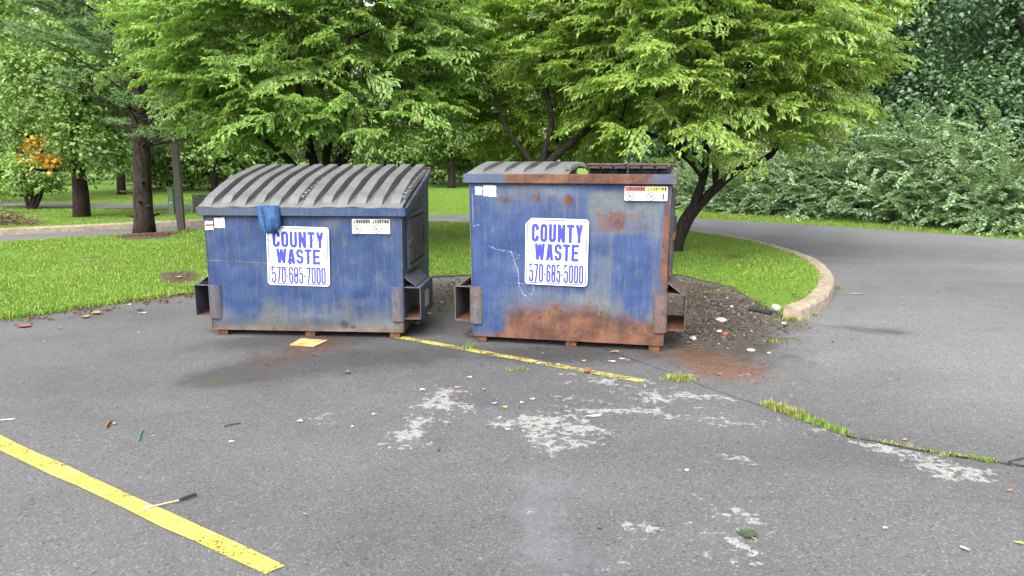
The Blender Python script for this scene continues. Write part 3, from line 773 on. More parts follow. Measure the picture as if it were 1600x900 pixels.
def fork_pocket(side, W, D, z0, z1, mat, root, y0=0.0, wid=0.165, door=False):
    """open steel tube along the side, with a sloped top plate"""
    x0 = side * (W / 2 - 0.005); x1 = side * (W / 2 + wid); t = 0.009
    X = lambda a, b: (min(a, b), max(a, b)); mb = MB(); ya, yb = y0 + 0.02, y0 + 0.68
    mb.box(*X(x0, x1), ya, yb, z0, z0 + t)
    mb.box(*X(x1 - side * t, x1), ya + 0.001, yb - 0.001, z0 + t + 0.0005, z1)
    mb.box(*X(x0, x1), ya, yb, z1 + 0.0005, z1 + t)
    mb.add([(x0, ya + 0.01, z1 + 0.115), (x1 - side * 0.045, ya + 0.01, z1 + t + 0.012), (x0, yb - 0.01, z1 + 0.115), (x1 - side * 0.045, yb - 0.01, z1 + t + 0.012),
            (x0, ya + 0.01, z1 + 0.106), (x1 - side * 0.045, ya + 0.01, z1 + t + 0.003), (x0, yb - 0.01, z1 + 0.106), (x1 - side * 0.045, yb - 0.01, z1 + t + 0.003)],
           [(0, 1, 3, 2), (4, 6, 7, 5), (0, 4, 5, 1), (2, 3, 7, 6), (0, 2, 6, 4), (1, 5, 7, 3)])
    pk = mb.build('fork_pocket', mat, root, bevel=0.002)
    mf = MB().box(*X(x0 + side * 0.012, x1 - side * (t + 0.002)), ya + 0.004, yb - 0.004, z0 + t + 0.001, z0 + t + 0.004)
    mf.build('pocket_floor', M_RUST, pk)
    # rounded guide plate welded to the front corner
    g = MB(); pts = []
    cx = side * (W / 2 - 0.058); rr = 0.062
    prof = []
    for i in range(11):
        a = R(200 + 140 * i / 10) if side > 0 else R(340 - 140 * i / 10)
        prof.append((cx + rr * 1.08 * math.cos(a), y0 - 0.002 + rr * 0.72 * math.sin(a) + 0.012))
    inner = [(cx + (p[0] - cx) * 0.9, p[1] + 0.007) for p in prof][::-1]
    g.prism(prof + inner, 'z', z0 - 0.012, z1 + 0.02)
    g.build('corner_guide', mat, root, bevel=0.0015)
    return pk
def side_door(x, ya, yb, za, zb, side, root, fmat, taper=None):
    """sliding black door with ribs in a rusty frame on a side wall"""
    mb = MB(); t = 0.028
    X = lambda a, b: (min(a, b), max(a, b))
    fr = MB()
    fr.box(*X(x, x + side * t), ya - 0.04, ya, za - 0.04, zb + 0.04)
    fr.box(*X(x, x + side * t * 0.8), yb, yb + 0.035, za - 0.04, zb + 0.04)
    fr.box(*X(x, x + side * t * 1.3), ya + 0.001, yb - 0.001, zb, zb + 0.045)
    fr.box(*X(x, x + side * t * 1.3), ya + 0.001, yb - 0.001, za - 0.045, za)
    f = fr.build('door_frame', fmat, root, bevel=0.003)
    n = 6; pitch = (yb - ya - 0.02) / n
    mb.box(*X(x + side * 0.002, x + side * 0.012), ya + 0.004, yb - 0.004, za + 0.003, zb - 0.003)
    for k in range(n):
        y = ya + 0.012 + k * pitch
        mb.prism([(y, x + side * 0.0125), (y + pitch * 0.12, x + side * 0.042), (y + pitch * 0.6, x + side * 0.042), (y + pitch * 0.72, x + side * 0.0125)] if False else [(x + side * 0.0125, y), (x + side * 0.042, y + pitch * 0.12), (x + side * 0.042, y + pitch * 0.6), (x + side * 0.0125, y + pitch * 0.72)], 'z', za + 0.02, zb - 0.02)
    d = mb.build('side_door', M_BLACKP, root, bevel=0.004)
    h = MB().box(*X(x + side * 0.043, x + side * 0.058), yb - 0.10, yb - 0.02, (za + zb) / 2 - 0.10, (za + zb) / 2 + 0.12)
    h.build('handle', M_BLACKP, d, bevel=0.004)
    l = MB().box(*X(x + side * 0.029, x + side * 0.05), ya - 0.035, ya - 0.012, (za + zb) / 2 - 0.03, (za + zb) / 2 + 0.02)
    l.tube([(x + side * 0.04, ya - 0.045, (za + zb) / 2 - 0.045), (x + side * 0.05, ya + 0.02, (za + zb) / 2 + 0.03)], 0.007, 6)
    l.build('latch', M_RUST, d, bevel=0.002)
    return d
def sign(root, x0, x1, z0, z1, y, number, tilt=0.0, cut=0.0, pxs=None, cracks=None, mats=None):
    cx, cz = (x0 + x1) / 2, (z0 + z1) / 2; w, h = x1 - x0, z1 - z0
    def L(x, z): return (-w / 2 + x / 100 * w, h / 2 - z / 103 * h)
    r = 0.032
    mb = MB(); mb.prism(rrect(-w / 2, w / 2, -h / 2, h / 2, r, 5, cut), 'y', -0.0035, -0.0005)
    s = mb.build('sign', M_WHITE, root, loc=(cx, y, cz), rot=(0, tilt, 0))
    b = MB(); i = 0.016
    vs, fs = strip(rrect(-w / 2 + i, w / 2 - i, -h / 2 + i, h / 2 - i, r * 0.75, 5, cut * 0.85 if cut else 0), 0.009, True)
    b.add([(q.x, -0.0042, q.y) for q in vs], fs).build('sign_border', M_LETTER, s)
    wide = {'I': 0.5, 'W': 1.42, '-': 0.46, 'N': 1.05}
    for txt, (xa, za, xb, zt), t, gp in (('COUNTY', (8, 36, 93, 6.5), 0.18, 0.17), ('WASTE', (13.5, 65.5, 87, 38), 0.18, 0.14), (number, (4.5, 101, 95.5, 71), 0.104, 0.11)):
        m = MB(); p0 = L(xa, za); p1 = L(xb, zt)
        sc = 0.96
        text(m, txt, p0[0] * sc, p0[1] * sc, p1[0] * sc, (p1[1] - p0[1]) * sc, t * (1 if len(txt) < 7 else 1), -0.0045, gp, wide)
        m.build('lettering', M_LETTER, s)
    if cracks:
        m = MB()
        for path, wd in cracks:
            vs, fs = strip([L(*p) for p in path], wd)
            m.add([(q.x, -0.0062, q.y) for q in vs], fs)
        m.build('tears', M_CRACK, s)['kind'] = 'stuff'
    return s
def warn_sticker(root, x0, x1, z0, z1, y, colour):
    w, h = x1 - x0, z1 - z0
    s = MB().prism(rrect(-w / 2, w / 2, -h / 2, h / 2, 0.007, 3), 'y', -0.0028, -0.0006).build('warning_sticker', M_STICK, root, loc=((x0 + x1) / 2, y, (z0 + z1) / 2))
    hh = h * 0.30
    for k, (word, hm) in enumerate((('WARNING', M_REDHEAD), ('CAUTION', M_YELHEAD))):
        xa = -w / 2 + 0.006 + k * w / 2; xb = xa + w / 2 - 0.012
        if colour:
            MB().prism([(xa, h / 2 - 0.004 - hh), (xb, h / 2 - 0.004 - hh), (xb, h / 2 - 0.004), (xa, h / 2 - 0.004)], 'y', -0.0034, -0.003).build('sticker_header', hm, s)
        m = MB(); zt = h / 2 - 0.004 - hh * 0.90
        text(m, word, xa + 0.034, zt, xb - 0.004, hh * 0.8, 0.27, -0.0038, 0.2, {'I': 0.4, 'W': 1.4})
        m.add([(xa + 0.008, -0.0038, zt), (xa + 0.028, -0.0038, zt), (xa + 0.018, -0.0038, zt + hh * 0.72)], [(0, 1, 2)])
        m.build('lettering', M_INK, s)
        m = MB(); rr = h * 0.27; cx, cz = xa + rr + 0.008, -h * 0.19
        vs, fs = strip(arc(cx, cz, rr, rr, 0, 345, 23), 0.0045, True); m.add([(q.x, -0.0036, q.y) for q in vs], fs)
        vs, fs = strip([(cx - rr * 0.7, cz + rr * 0.7), (cx + rr * 0.7, cz - rr * 0.7)], 0.005); m.add([(q.x, -0.004, q.y) for q in vs], fs)
        vs, fs = strip([(cx - rr * 0.45, cz - rr * 0.4), (cx, cz + 0.1 * rr), (cx + rr * 0.45, cz + rr * 0.35)], 0.006); m.add([(q.x, -0.0044, q.y) for q in vs], fs)
        m.build('prohibition_symbol', M_INK, s)
        m = MB()
        for i in range(6):
            z = h * 0.08 - i * h * 0.095; xl = cx + rr + 0.012
            m.add([(xl, -0.0034, z), (xb - 0.006 - 0.012 * (i % 3), -0.0034, z), (xb - 0.006 - 0.012 * (i % 3), -0.0034, z + h * 0.035), (xl, -0.0034, z + h * 0.035)], [(0, 1, 2, 3)])
        m.build('small_print', M_GREYINK, s)['kind'] = 'stuff'
    return s
def paper(root, x0, x1, z0, z1, y, mat, seed, name='paper_sticker'):
    rnd = random.Random(seed); w = x1 - x0; h = z1 - z0; pts = []
    for a, b2 in (((x0, z0), (x1, z0)), ((x1, z0), (x1, z1)), ((x1, z1), (x0, z1)), ((x0, z1), (x0, z0))):
        for i in range(4):
            t = i / 4; pts.append((a[0] + (b2[0] - a[0]) * t + rnd.uniform(-.03, .03) * w, a[1] + (b2[1] - a[1]) * t + rnd.uniform(-.04, .04) * h))
    return MB().prism(pts, 'y', y - 0.0026, y - 0.0006).build(name, mat, root)
def dumpster(label, bl, br, pan, zrim, zback, D, rim_h, mat, paint, seed, rim_over=0.05, slope=True, pocket=(0.2, 0.52), taper=0.012, rmat=None):
    a = G(*bl, 0.06); c = G(*br, 0.06); mid = (a + c) / 2; rot = math.atan2(c.y - a.y, c.x - a.x); W = (c - a).length / (1 - taper)
    root = thing('dumpster', label, 'dumpster', (mid.x, mid.y, 0), rot)
    zb = 0.062; z1 = zrim - rim_h
    v, f = grid_panel(W, zb, zrim - 0.012, taper, 236, 176, 0.0, 0.05, seed)
    fv = [tuple(q) for q in v.tolist()]; ff = [tuple(q) for q in f.tolist()]
    nfront = len(fv)
    mb = MB(); mb.v = fv; mb.f = ff
    t = 0.012; k = lambda z: 1 - taper * (1 - (z - zb) / (zrim - zb))
    # side walls (pentagon with sloping top and clipped rear corner), back, floor
    prof = [(0.001, zb), (D - 0.05, zb), (D, zb + 0.22), (D, zback - 0.10), (D - 0.045, zback), (D - 0.09, zback), (0.001, zrim)]
    for sgn in (-1, 1):
        vs = []
        for y, z in prof: vs.append((sgn * W / 2 * k(z), y, z))
        for y, z in prof: vs.append((sgn * (W / 2 * k(z) - t), y + (0.002 if y < 0.01 else -0.002), z - 0.001))
        n = len(prof); mb.add(vs, [tuple(range(n)), tuple(range(n, 2 * n))[::-1]] + [(i, (i + 1) % n, n + (i + 1) % n, n + i) for i in range(n)])
    mb.box(-W / 2 * k(zb + .2) + t, W / 2 * k(zb + .2) - t, D - t, D - 0.001, zb + 0.22, zback - 0.10)
    mb.box(-W / 2 * k(zb) + t, W / 2 * k(zb) - t, 0.004, D - 0.06, zb + 0.002, zb + 0.012)
    mb.box(-W / 2 + 0.02, W / 2 - 0.02, 0.02, 0.032, zb + 0.2, zrim - 0.02)
    me = bpy.data.meshes.new('body'); me.from_pydata(mb.v, [], mb.f)
    co = np.array(mb.v)
    wear = np.zeros((len(co), 4)); wear[:nfront] = paint(co[:nfront])
    oth = co[nfront:]; zz = (oth[:, 2] - zb) / (zrim - zb); hi = seed > 50
    wear[nfront:, 0] = (0.42 if hi else 0.30) * (1 - sstep(zz, 0.0, 0.5)) + (0.26 if hi else 0.1)
    wear[nfront:, 1] = 0.85 - 0.25 * zz
    vattr(me, 'wear', wear)
    body = link('body', me, mat, root)
    # corner posts
    for sgn in (-1, 1):
        x = sgn * W / 2
        vs, fs = [], []
        for z in (zb + 0.004, z1 - 0.002):
            xx = x * k(z)
            for q in ((xx + sgn * 0.006, -0.007), (xx + sgn * 0.006, 0.055), (xx + sgn * 0.0005, 0.055), (xx + sgn * 0.0005, 0.004), (xx - sgn * 0.004, -0.007)): vs.append((*q, z))
        fs = [tuple(range(5)), tuple(range(5, 10))[::-1]] + [(i, (i + 1) % 5, 5 + (i + 1) % 5, 5 + i) for i in range(5)]
        o = MB().add(vs, fs).build('corner_post', rmat or mat, root, bevel=0.0015)
    # top rail: channel round the front, angle along both sides
    ro = rim_over
    rl = MB()
    prof = [(-ro, z1), (-ro, zrim), (0.03, zrim + 0.001), (0.03, zrim - 0.012), (-ro + 0.012, zrim - 0.012), (-ro + 0.012, z1 + 0.01), (0.0, z1 + 0.01), (0.0, z1)]
    rl.prism(prof, 'x', -W / 2 - ro, W / 2 + ro)
    me2 = rl.build('top_rail', rmat or mat, root, bevel=0.004)
    for sgn in (-1, 1):
        sr = MB()
        xa, xb = sorted((sgn * (W / 2 + 0.002), sgn * (W / 2 + ro)))
        pz = [(0.0315, zrim + 0.0), (0.0315, zrim - 0.075), (D - 0.07, zback - 0.085), (D - 0.05, zback)]
        sr.prism(pz, 'x', xa, xb)
        sr.build('side_rail', rmat or mat, root, bevel=0.004)
    # feet
    for x in (-W / 2 + 0.10, 0.02 if seed < 50 else 0.05, W / 2 - 0.10):
        fm = MB()
        fm.box(x - 0.05, x + 0.05, 0.02, D - 0.15, 0.0, zb)
        fm.build('skid', M_RUST, root, bevel=0.004)
    for sgn in (-1, 1): fork_pocket(sgn, W, D, pocket[0], pocket[1], mat, root)
    return root, W, k
# ------------------------------------------------------------------ left dumpster: sloping lids
D1, Z1, ZB1 = 1.42, 1.280, 1.62
pn = Panel((323, 332), (630, 337), (333, 515), (630, 520), 1.94, 0.062, 1.20)
def paint1(co):
    x, z = co[:, 0], co[:, 2]; p3 = np.column_stack([x, z, 0 * x]); W = 1.94
    n = fbm(p3 * np.array([3, 3, 1]), 71, 4); st = 0.5 * fbm(np.column_stack([x * 9, z * 1.6, 0 * x]), 73, 4) + 0.5 * fbm(np.column_stack([x * 3.2, z * 2.2, 0 * x]), 75, 3)
    zz = (z - 0.062) / 1.15
    rust = 0.42 * (1 - sstep(zz, 0.0, 0.10)) + 0.16 * (1 - sstep(zz, 0.05, 0.32)) + 0.22 * sstep(np.abs(x), W * .455, W * .5)
    fade = 0.78 * (1 - sstep(zz + (st - .5) * .35, 0.03, 0.36)) + 0.3 * sstep(x, 0.25, 0.95) * sstep(st, 0.4, 0.7) + 0.35 * sstep(zz + (st - .5) * 0.3, 0.84, 1.0) + 0.36 * sstep(n, 0.5, 0.7)
    fade += paint_spots(co, [(*pn.at(590, 440), .10, .12, .3), (*pn.at(610, 370), .07, .16, .3), (*pn.at(560, 470), .2, .05, .25)])
    A = pn.at
    rust += paint_strokes(co, [([A(326, 403), A(370, 405), A(424, 409)], .008, .75), ([A(346, 430), A(347, 490)], .008, .5), ([A(610, 430), A(612, 492)], .01, .5)])
    scuff = paint_strokes(co, [([A(326, 407), A(424, 412)], .004, .5), ([A(440, 447), A(520, 450)], .005, .3), ([A(356, 468), A(505, 470)], .004, .3)]) + paint_strokes(co, [([A(a, 345 + 10 * (i % 3)), A(a + 1, 375 + 14 * (i % 4))], .004, .33) for i, a in enumerate((345, 384, 398, 404, 412, 560, 566, 574, 587, 600, 607))])
    dark = paint_spots(co, [(*A(540, 507), .075, .06, .62), (*A(553, 511), .05, .03, .6), (*A(430, 513), .03, .02, .5)])
    return np.column_stack([rust, fade, scuff * 0.8, dark])
d1, W1, k1 = dumpster('blue dumpster with sloping grey ribbed lids and a cracked sign', (333, 515), (630, 520), pn, Z1, ZB1, D1, 0.080, M_BLUE, paint1, 12, 0.05, pocket=(0.19, 0.50), rmat=M_BLUE)
for i in range(2):
    lid_mesh('lid', 1.0, (-0.052, Z1 + 0.012), (D1 - 0.02, ZB1 - 0.012), 0.03, 6, 0.078, M_LIDL, d1, -1.005 + i * 1.0, 3 + i, 0.0)
MB().tube([(-1.0, D1 + 0.0, ZB1 + 0.012), (1.01, D1 + 0.0, ZB1 + 0.012)], 0.011, 8).build('hinge_rod', M_RUST, d1)
side_door(W1 / 2 * 0.998, 0.24, 0.98, 0.70, 1.17, 1, d1, M_BLUE)
side_door(-W1 / 2 * 0.998, 0.24, 0.98, 0.70, 1.17, -1, d1, M_BLUE)
q = lambda px, py: pn.at(px, py)
a, b2 = q(424, 443), q(518, 352)
CR = [([(2, 60), (30, 58), (44, 62), (36, 66), (30, 72)], .006), ([(36, 66), (44, 56), (52, 51), (60, 52), (68, 58), (78, 66), (84, 74)], .006), ([(66, 55), (72, 49)], .006), ([(40, 44), (46, 36)], .004), ([(66, 38), (72, 28), (76, 20), (92, 16)], .006), ([(98, 17), (84, 15), (92, 26)], .005), ([(64, 74), (74, 71), (98, 72)], .005), ([(2, 74), (8, 70), (6, 78)], .006), ([(20, 72), (34, 72), (24, 76)], .006), ([(0, 24), (8, 26)], .005), ([(2, 44), (14, 46)], .004)]
sign(d1, a[0], b2[0], a[1], b2[1], -0.012, '570-685-7000', R(1.2), 0, cracks=CR)
a, b2 = q(555, 363), q(613, 341); warn_sticker(d1, a[0], b2[0], a[1], b2[1], -0.008, False)
a, b2 = q(340, 352), q(356, 336); paper(d1, a[0], b2[0], a[1], b2[1], -0.007, M_STICK, 3)
a, b2 = q(325, 355), q(338, 341); o = paper(d1, a[0], b2[0], a[1], b2[1], -0.007, M_OLDWHITE, 4)
MB().prism([(a[0] + .01, (a[1] + b2[1]) / 2 - .004), (b2[0], (a[1] + b2[1]) / 2 + .002), (b2[0], (a[1] + b2[1]) / 2 + .012), (a[0] + .01, (a[1] + b2[1]) / 2 + .01)], 'y', -0.0125, -0.0115).build('torn_strip', M_RUST, o)
# sticker on the outer face of the right fork pocket
xs = W1 / 2 + 0.165
st = MB().box(xs + 0.0008, xs + 0.002, 0.24, 0.44, 0.27, 0.43).build('pocket_sticker', M_OLDWHITE, d1)
MB().box(xs + 0.0023, xs + 0.003, 0.25, 0.43, 0.40, 0.42).build('sticker_header', M_REDHEAD, st)
# ------------------------------------------------------------------ right dumpster: tall, rusty, one lid thrown back
D2, Z2, ZB2 = 1.36, 1.605, 1.63
pn2 = Panel((735, 290), (1048, 291), (740, 525), (1035, 541), 1.80, 0.062, 1.50)
def paint2(co):
    x, z = co[:, 0], co[:, 2]; W = 1.8; A = pn2.at
    n = fbm(np.column_stack([x * 2.6, z * 2.6, 0 * x]), 91, 4); st = 0.4 * fbm(np.column_stack([x * 9, z * 1.4, 0 * x]), 93, 4) + 0.6 * fbm(np.column_stack([x * 3, z * 2, 0 * x]), 95, 3)
    u = x / W + 0.5; zz = (z - 0.062) / 1.44
    top = 0.20 + 0.09 * (n - .5) * 2 - 0.05 * (1 - sstep(u, 0.0, 0.22)) * 2.6
    rust = 0.85 * (1 - sstep(zz + (st - .5) * .16, top - 0.17, top + 0.12)) * (0.25 + 0.75 * sstep(u, 0.10, 0.24)) + 0.35 * (1 - sstep(zz, 0.0, 0.07))
    rust += 0.45 * sstep(u, 0.955, 0.99) + 0.12 * (1 - sstep(u, 0.0, 0.02))
    rust += paint_spots(co, [(*A(790, 311), .09, .05, .55), (*A(828, 311), .08, .03, .4), (*A(841, 309), .06, .06, .6), (*A(868, 308), .07, .045, .5), (*A(893, 312), .055, .07, .7), (*A(925, 308), .10, .04, .32), (*A(1000, 312), .05, .03, .2)])
    # the rectangle of bare, rusting steel on the right
    rect = lambda x0, y0, x1, y1, a, s=.02: a * sstep(x, A(x0, y0)[0] - s, A(x0, y0)[0] + s) * (1 - sstep(x, A(x1, y0)[0] - s, A(x1, y0)[0] + s)) * sstep(z, A(x0, y1)[1] - s, A(x0, y1)[1] + s) * (1 - sstep(z, A(x0, y0)[1] - s, A(x0, y0)[1] + s))
    rust += rect(934, 326, 975, 364, .50, .05) + rect(970, 326, 1024, 360, .40, .05) + paint_spots(co, [(*A(1040, 420), .06, .15, .4), (*A(1042, 360), .04, .2, .35), (*A(945, 415), .05, .05, .3), (*A(1032, 425), .04, .06, .35), (*A(960, 415), .05, .05, .25)])
    fade = rect(770, 290, 1060, 335, .52, .06) * (0.4 + 0.8 * n) + rect(925, 300, 1040, 366, .6, .03) + rect(925, 366, 962, 520, .45, .05) * (0.5 + st) + 0.42 * (1 - sstep(zz + (st - .5) * .3, top + 0.0, top + 0.12)) * (0.3 + 0.7 * sstep(u, .05, .3)) + 0.22 * sstep(n, .55, .75) + rect(1018, 366, 1060, 500, .5, .04)
    fade += paint_spots(co, [(*A(775, 400), .05, .08, .3), (*A(1000, 425), .06, .06, .5), (*A(905, 465), .08, .05, .45), (*A(970, 470), .05, .12, .4)])
    rnd = random.Random(5); sc = []
    sc += [([A(765, 383), A(778, 388), A(800, 393), A(815, 398)], .006, .7), ([A(772, 380), A(774, 395)], .006, .5), ([A(800, 390), A(812, 420), A(815, 445), A(822, 460), A(832, 466)], .008, .6), ([A(806, 420), A(815, 425)], .01, .5), ([A(812, 440), A(838, 446), A(836, 458), A(822, 460)], .006, .6), ([A(740, 352), A(751, 350)], .006, .7), ([A(737, 305), A(739, 380)], .004, .6), ([A(785, 393), A(822, 404)], .012, .4)]
    for i in range(64):
        px, py = rnd.uniform(775, 825), rnd.uniform(388, 455); sc.append(([A(px, py), A(px + rnd.uniform(-5, 12), py + rnd.uniform(-2, 12))], .004, rnd.uniform(.25, .55)))
    for i in range(30):
        px, py = rnd.uniform(750, 1030), rnd.uniform(330, 470); sc.append(([A(px, py), A(px + rnd.uniform(-1, 1), py + rnd.uniform(10, 40))], .0035, rnd.uniform(.12, .3)))
    scuff = paint_strokes(co, sc)
    dk = [([A(842, 294), A(846, 303), A(844, 318)], .005, .7), ([A(980, 470), A(981, 490)], .004, .6), ([A(770, 500), A(771, 517)], .005, .6), ([A(1041, 320), A(1042, 350), A(1038, 385)], .005, .6), ([A(978, 395), A(979, 430)], .004, .4), ([A(816, 290), A(816, 296)], .004, .5)]
    dark = paint_strokes(co, dk) + paint_spots(co, [(*A(790, 311), .07, .04, .3), (*A(841, 309), .05, .05, .36), (*A(893, 312), .05, .06, .42), (*A(868, 308), .05, .04, .28), (*A(848, 496), .02, .02, .6), (*A(880, 512), .02, .02, .5)])
    return np.column_stack([rust, np.clip(fade, 0, 1), scuff, dark])
d2, W2, k2 = dumpster('tall rust stained blue dumpster with an uncracked white sign', (740, 525), (1035, 541), pn2, Z2, ZB2, D2, 0.085, M_BLUER, paint2, 61, 0.045, pocket=(0.20, 0.53), taper=0.03, rmat=M_BLUER)
def give_wear(o, fn):
    me = o.data; co = np.array([v.co[:] for v in me.vertices]); vattr(me, 'wear', fn(co))
for o in list(d2.children):
    if o.name.startswith('top_rail'):
        bm = bmesh.new(); bm.from_mesh(o.data)
        bmesh.ops.subdivide_edges(bm, edges=[e for e in bm.edges if e.calc_length() > 1.0], cuts=40, use_grid_fill=False)
        bm.to_mesh(o.data); bm.free()
        give_wear(o, lambda co: np.column_stack([0.78 * sstep(co[:, 0], -0.75, -0.45) * (1 - 0.5 * sstep(co[:, 0], 0.68, 0.76)), 0.55 + 0 * co[:, 0], 0 * co[:, 0], 0 * co[:, 0]]))
    elif o.name.startswith(('corner_post', 'corner_guide', 'fork_pocket', 'side_rail')):
        give_wear(o, lambda co: np.column_stack([0.44 + 0.1 * sstep(co[:, 0], 0, 0.5) + 0 * co[:, 0], 0.85 + 0 * co[:, 0], 0 * co[:, 0], 0 * co[:, 0]]))
for o in list(d1.children):
    if o.name.startswith('top_rail'):
        give_wear(o, lambda co: np.column_stack([0.10 + 0 * co[:, 0], 0.45 * (1 - sstep(co[:, 0], -0.5, 0.3)) + 0.2, 0 * co[:, 0], 0.42 * (1 - sstep(co[:, 0], -0.6, 0.2))]))
    elif o.name.startswith(('corner_post', 'corner_guide', 'fork_pocket', 'side_rail')):
        give_wear(o, lambda co: np.column_stack([0.40 + 0.1 * (1 - sstep(co[:, 2], 0.1, 0.4)), 0.6 + 0 * co[:, 0], 0 * co[:, 0], 0.24 + 0 * co[:, 0]]))
lid_mesh('lid', 0.95, (-0.035, Z2 + 0.006), (D2 - 0.03, ZB2 + 0.012), 0.040, 5, 0.045, M_LIDL, d2, -0.935, 8, 0.0)
# the other lid, thrown right back and hanging down behind
lb = lid_mesh('lid', 0.90, (D2 + 0.20, 0.50), (D2 + 0.06, ZB2 + 0.06), -0.05, 5, 0.034, M_BLACKP, d2, 0.02, 9, 0.0)
for x0, n in ((0.03, 3), (0.46, 3)):
    for i in range(n):
        x = x0 + i * 0.137; kn = MB()
        kn.box(x, x + 0.118, D2 - 0.05, D2 + 0.075, ZB2 + 0.004, ZB2 + 0.062)
        kn.box(x + 0.02, x + 0.10, D2 - 0.056, D2 - 0.0505, ZB2 + 0.012, ZB2 + 0.05)
        kn.build('hinge_knuckle', M_BLACKP, lb, bevel=0.006)

MB().tube([(-0.93, D2 - 0.062, ZB2 + 0.045), (0.94, D2 - 0.062, ZB2 + 0.045)], 0.008, 8).build('hinge_rod', M_RUST, d2)
MB().box(0.445, 0.452, D2 - 0.07, D2 + 0.05, ZB2 - 0.05, ZB2 + 0.075).tube([(0.415, D2 - 0.07, ZB2 + 0.06), (0.445, D2 - 0.07, ZB2 + 0.06)], 0.018, 10).build('hinge_bracket', M_DKSTEEL, d2, bevel=0.001)
side_door(W2 / 2 * 0.995, 0.16, 0.95, 0.72, 1.40, 1, d2, M_BLUER)
side_door(-W2 / 2 * 0.995, 0.30, 0.98, 0.80, 1.20, -1, d2, M_BLUER)
q = lambda px, py: pn2.at(px, py)
a, b2 = q(825, 442), q(925, 341)
sign(d2, a[0], b2[0], a[1], b2[1], -0.013, '570-685-5000', R(0.6), 0.055, cracks=[([(4, 97), (14, 99), (24, 101)], .003), ([(80, 1), (79, 5)], .003)])
a, b2 = q(980, 312), q(1046, 290.5); ws = warn_sticker(d2, a[0], b2[0], a[1] - 0.002, b2[1] - 0.002, -0.010, True)
MB().add([(0.145, -0.006, -0.05), (0.155, -0.006, -0.05), (0.158, -0.006, 0.0), (0.148, -0.006, 0.0)], [(0, 1, 2, 3)]).build('tear', M_CRACK, ws)
a, b2 = q(756, 307), q(777, 290.5); paper(d2, a[0], b2[0], a[1], b2[1], -0.008, M_STICK, 13)
a, b2 = q(742, 305), q(754, 292); paper(d2, a[0], b2[0], a[1], b2[1], -0.007, M_OLDWHITE, 14)
for o in d1.children_recursive + d2.children_recursive:          # every painted part carries its own wear
    if o.data.materials[0] in (M_BLUE, M_BLUER) and 'wear' not in o.data.attributes:
        r = 0.3 if o.data.materials[0] == M_BLUE else 0.5
        give_wear(o, lambda co: np.column_stack([r + 0 * co[:, 0], 0.6 + 0 * co[:, 0], 0 * co[:, 0], 0 * co[:, 0]]))
# ------------------------------------------------------------------ denim cloth caught under the left dumpster's lid
def denim_fn(b):
    p = b.obj(); n = b.noise(p, 16, 5, 0.65); w = b.noise(b.map(p, (1, 1, 0.25)), 220, 2, 0.6)
    base = b.mix(b.sm(n, 0.3, 0.7), (0.018, 0.055, 0.14), (0.042, 0.10, 0.21)); base = b.mix(b.sm(w, 0.45, 0.75) * 0.4, base, (0.075, 0.14, 0.25))
    return dict(base=base, rough=0.9, spec=0.15, bump=(n + w * 0.3, 0.4, 0.01))
M_DENIM = material('blue_denim', denim_fn)
def cloth():
    top = pn.at(411, 322), pn.at(446, 322); w = top[1][0] - top[0][0]; xc = (top[0][0] + top[1][0]) / 2; H = 0.262
    nu, nv = 34, 34; vs = []; fs = []
    for side in (0, 1):
        for j in range(nv + 1):
            v = j / nv
            for i in range(nu + 1):
                u = i / nu; e = u * 2 - 1
                wid = w * (1.0 - 0.04 * v) * math.sqrt(max(0.02, 1 - max(0, (v - 0.62) / 0.40) ** 2.4)) * (1 if v < 0.98 else 0.9)
                x = xc + e * wid / 2 + 0.02 * v * (1 - v) + 0.012 * max(0, v - .3) * (1 if e > -0.6 else 2)
                fold = 0.014 * math.sin(u * 9 + v * 3.5) + 0.013 * math.sin(u * 17 - v * 5) * (0.4 + v) - 0.032 * math.exp(-((u - 0.30 - 0.16 * v) / 0.035) ** 2) * v ** 0.5 - 0.026 * math.exp(-((u - 0.66 + 0.1 * v) / 0.04) ** 2) * v
                dep = (0.018 + 0.060 * math.sin(min(1, v * 1.05) * math.pi * 0.62)) * math.sqrt(max(0, 1 - abs(e) ** 3)) + fold * (1 - abs(e) ** 4)
                y = -0.062 - (max(0.003, dep) if side == 0 else -0.002)
                z = Z1 + 0.022 - H * v + 0.006 * math.sin(u * 7) * v
                vs.append((x, y, z))
    n = nu + 1; N = n * (nv + 1)
    for j in range(nv):
        for i in range(nu):
            a = j * n + i; fs += [(a, a + n, a + n + 1, a + 1), (N + a, N + a + 1, N + a + n + 1, N + a + n)]
    for j in range(nv): fs += [(j * n, N + j * n, N + (j + 1) * n, (j + 1) * n), (j * n + nu, (j + 1) * n + nu, N + (j + 1) * n + nu, N + j * n + nu)]
    for i in range(nu): fs += [(i, i + 1, N + i + 1, N + i), (nv * n + i, N + nv * n + i, N + nv * n + i + 1, nv * n + i + 1)]
    o = MB().add(vs, fs).build('denim_cloth', M_DENIM, smooth=True)
    o.matrix_world = Matrix.Translation(d1.location) @ Matrix.Rotation(d1.rotation_euler.z, 4, 'Z')
    tag(o, 'blue denim cloth hanging out from under the left dumpster lid', 'cloth')
cloth()
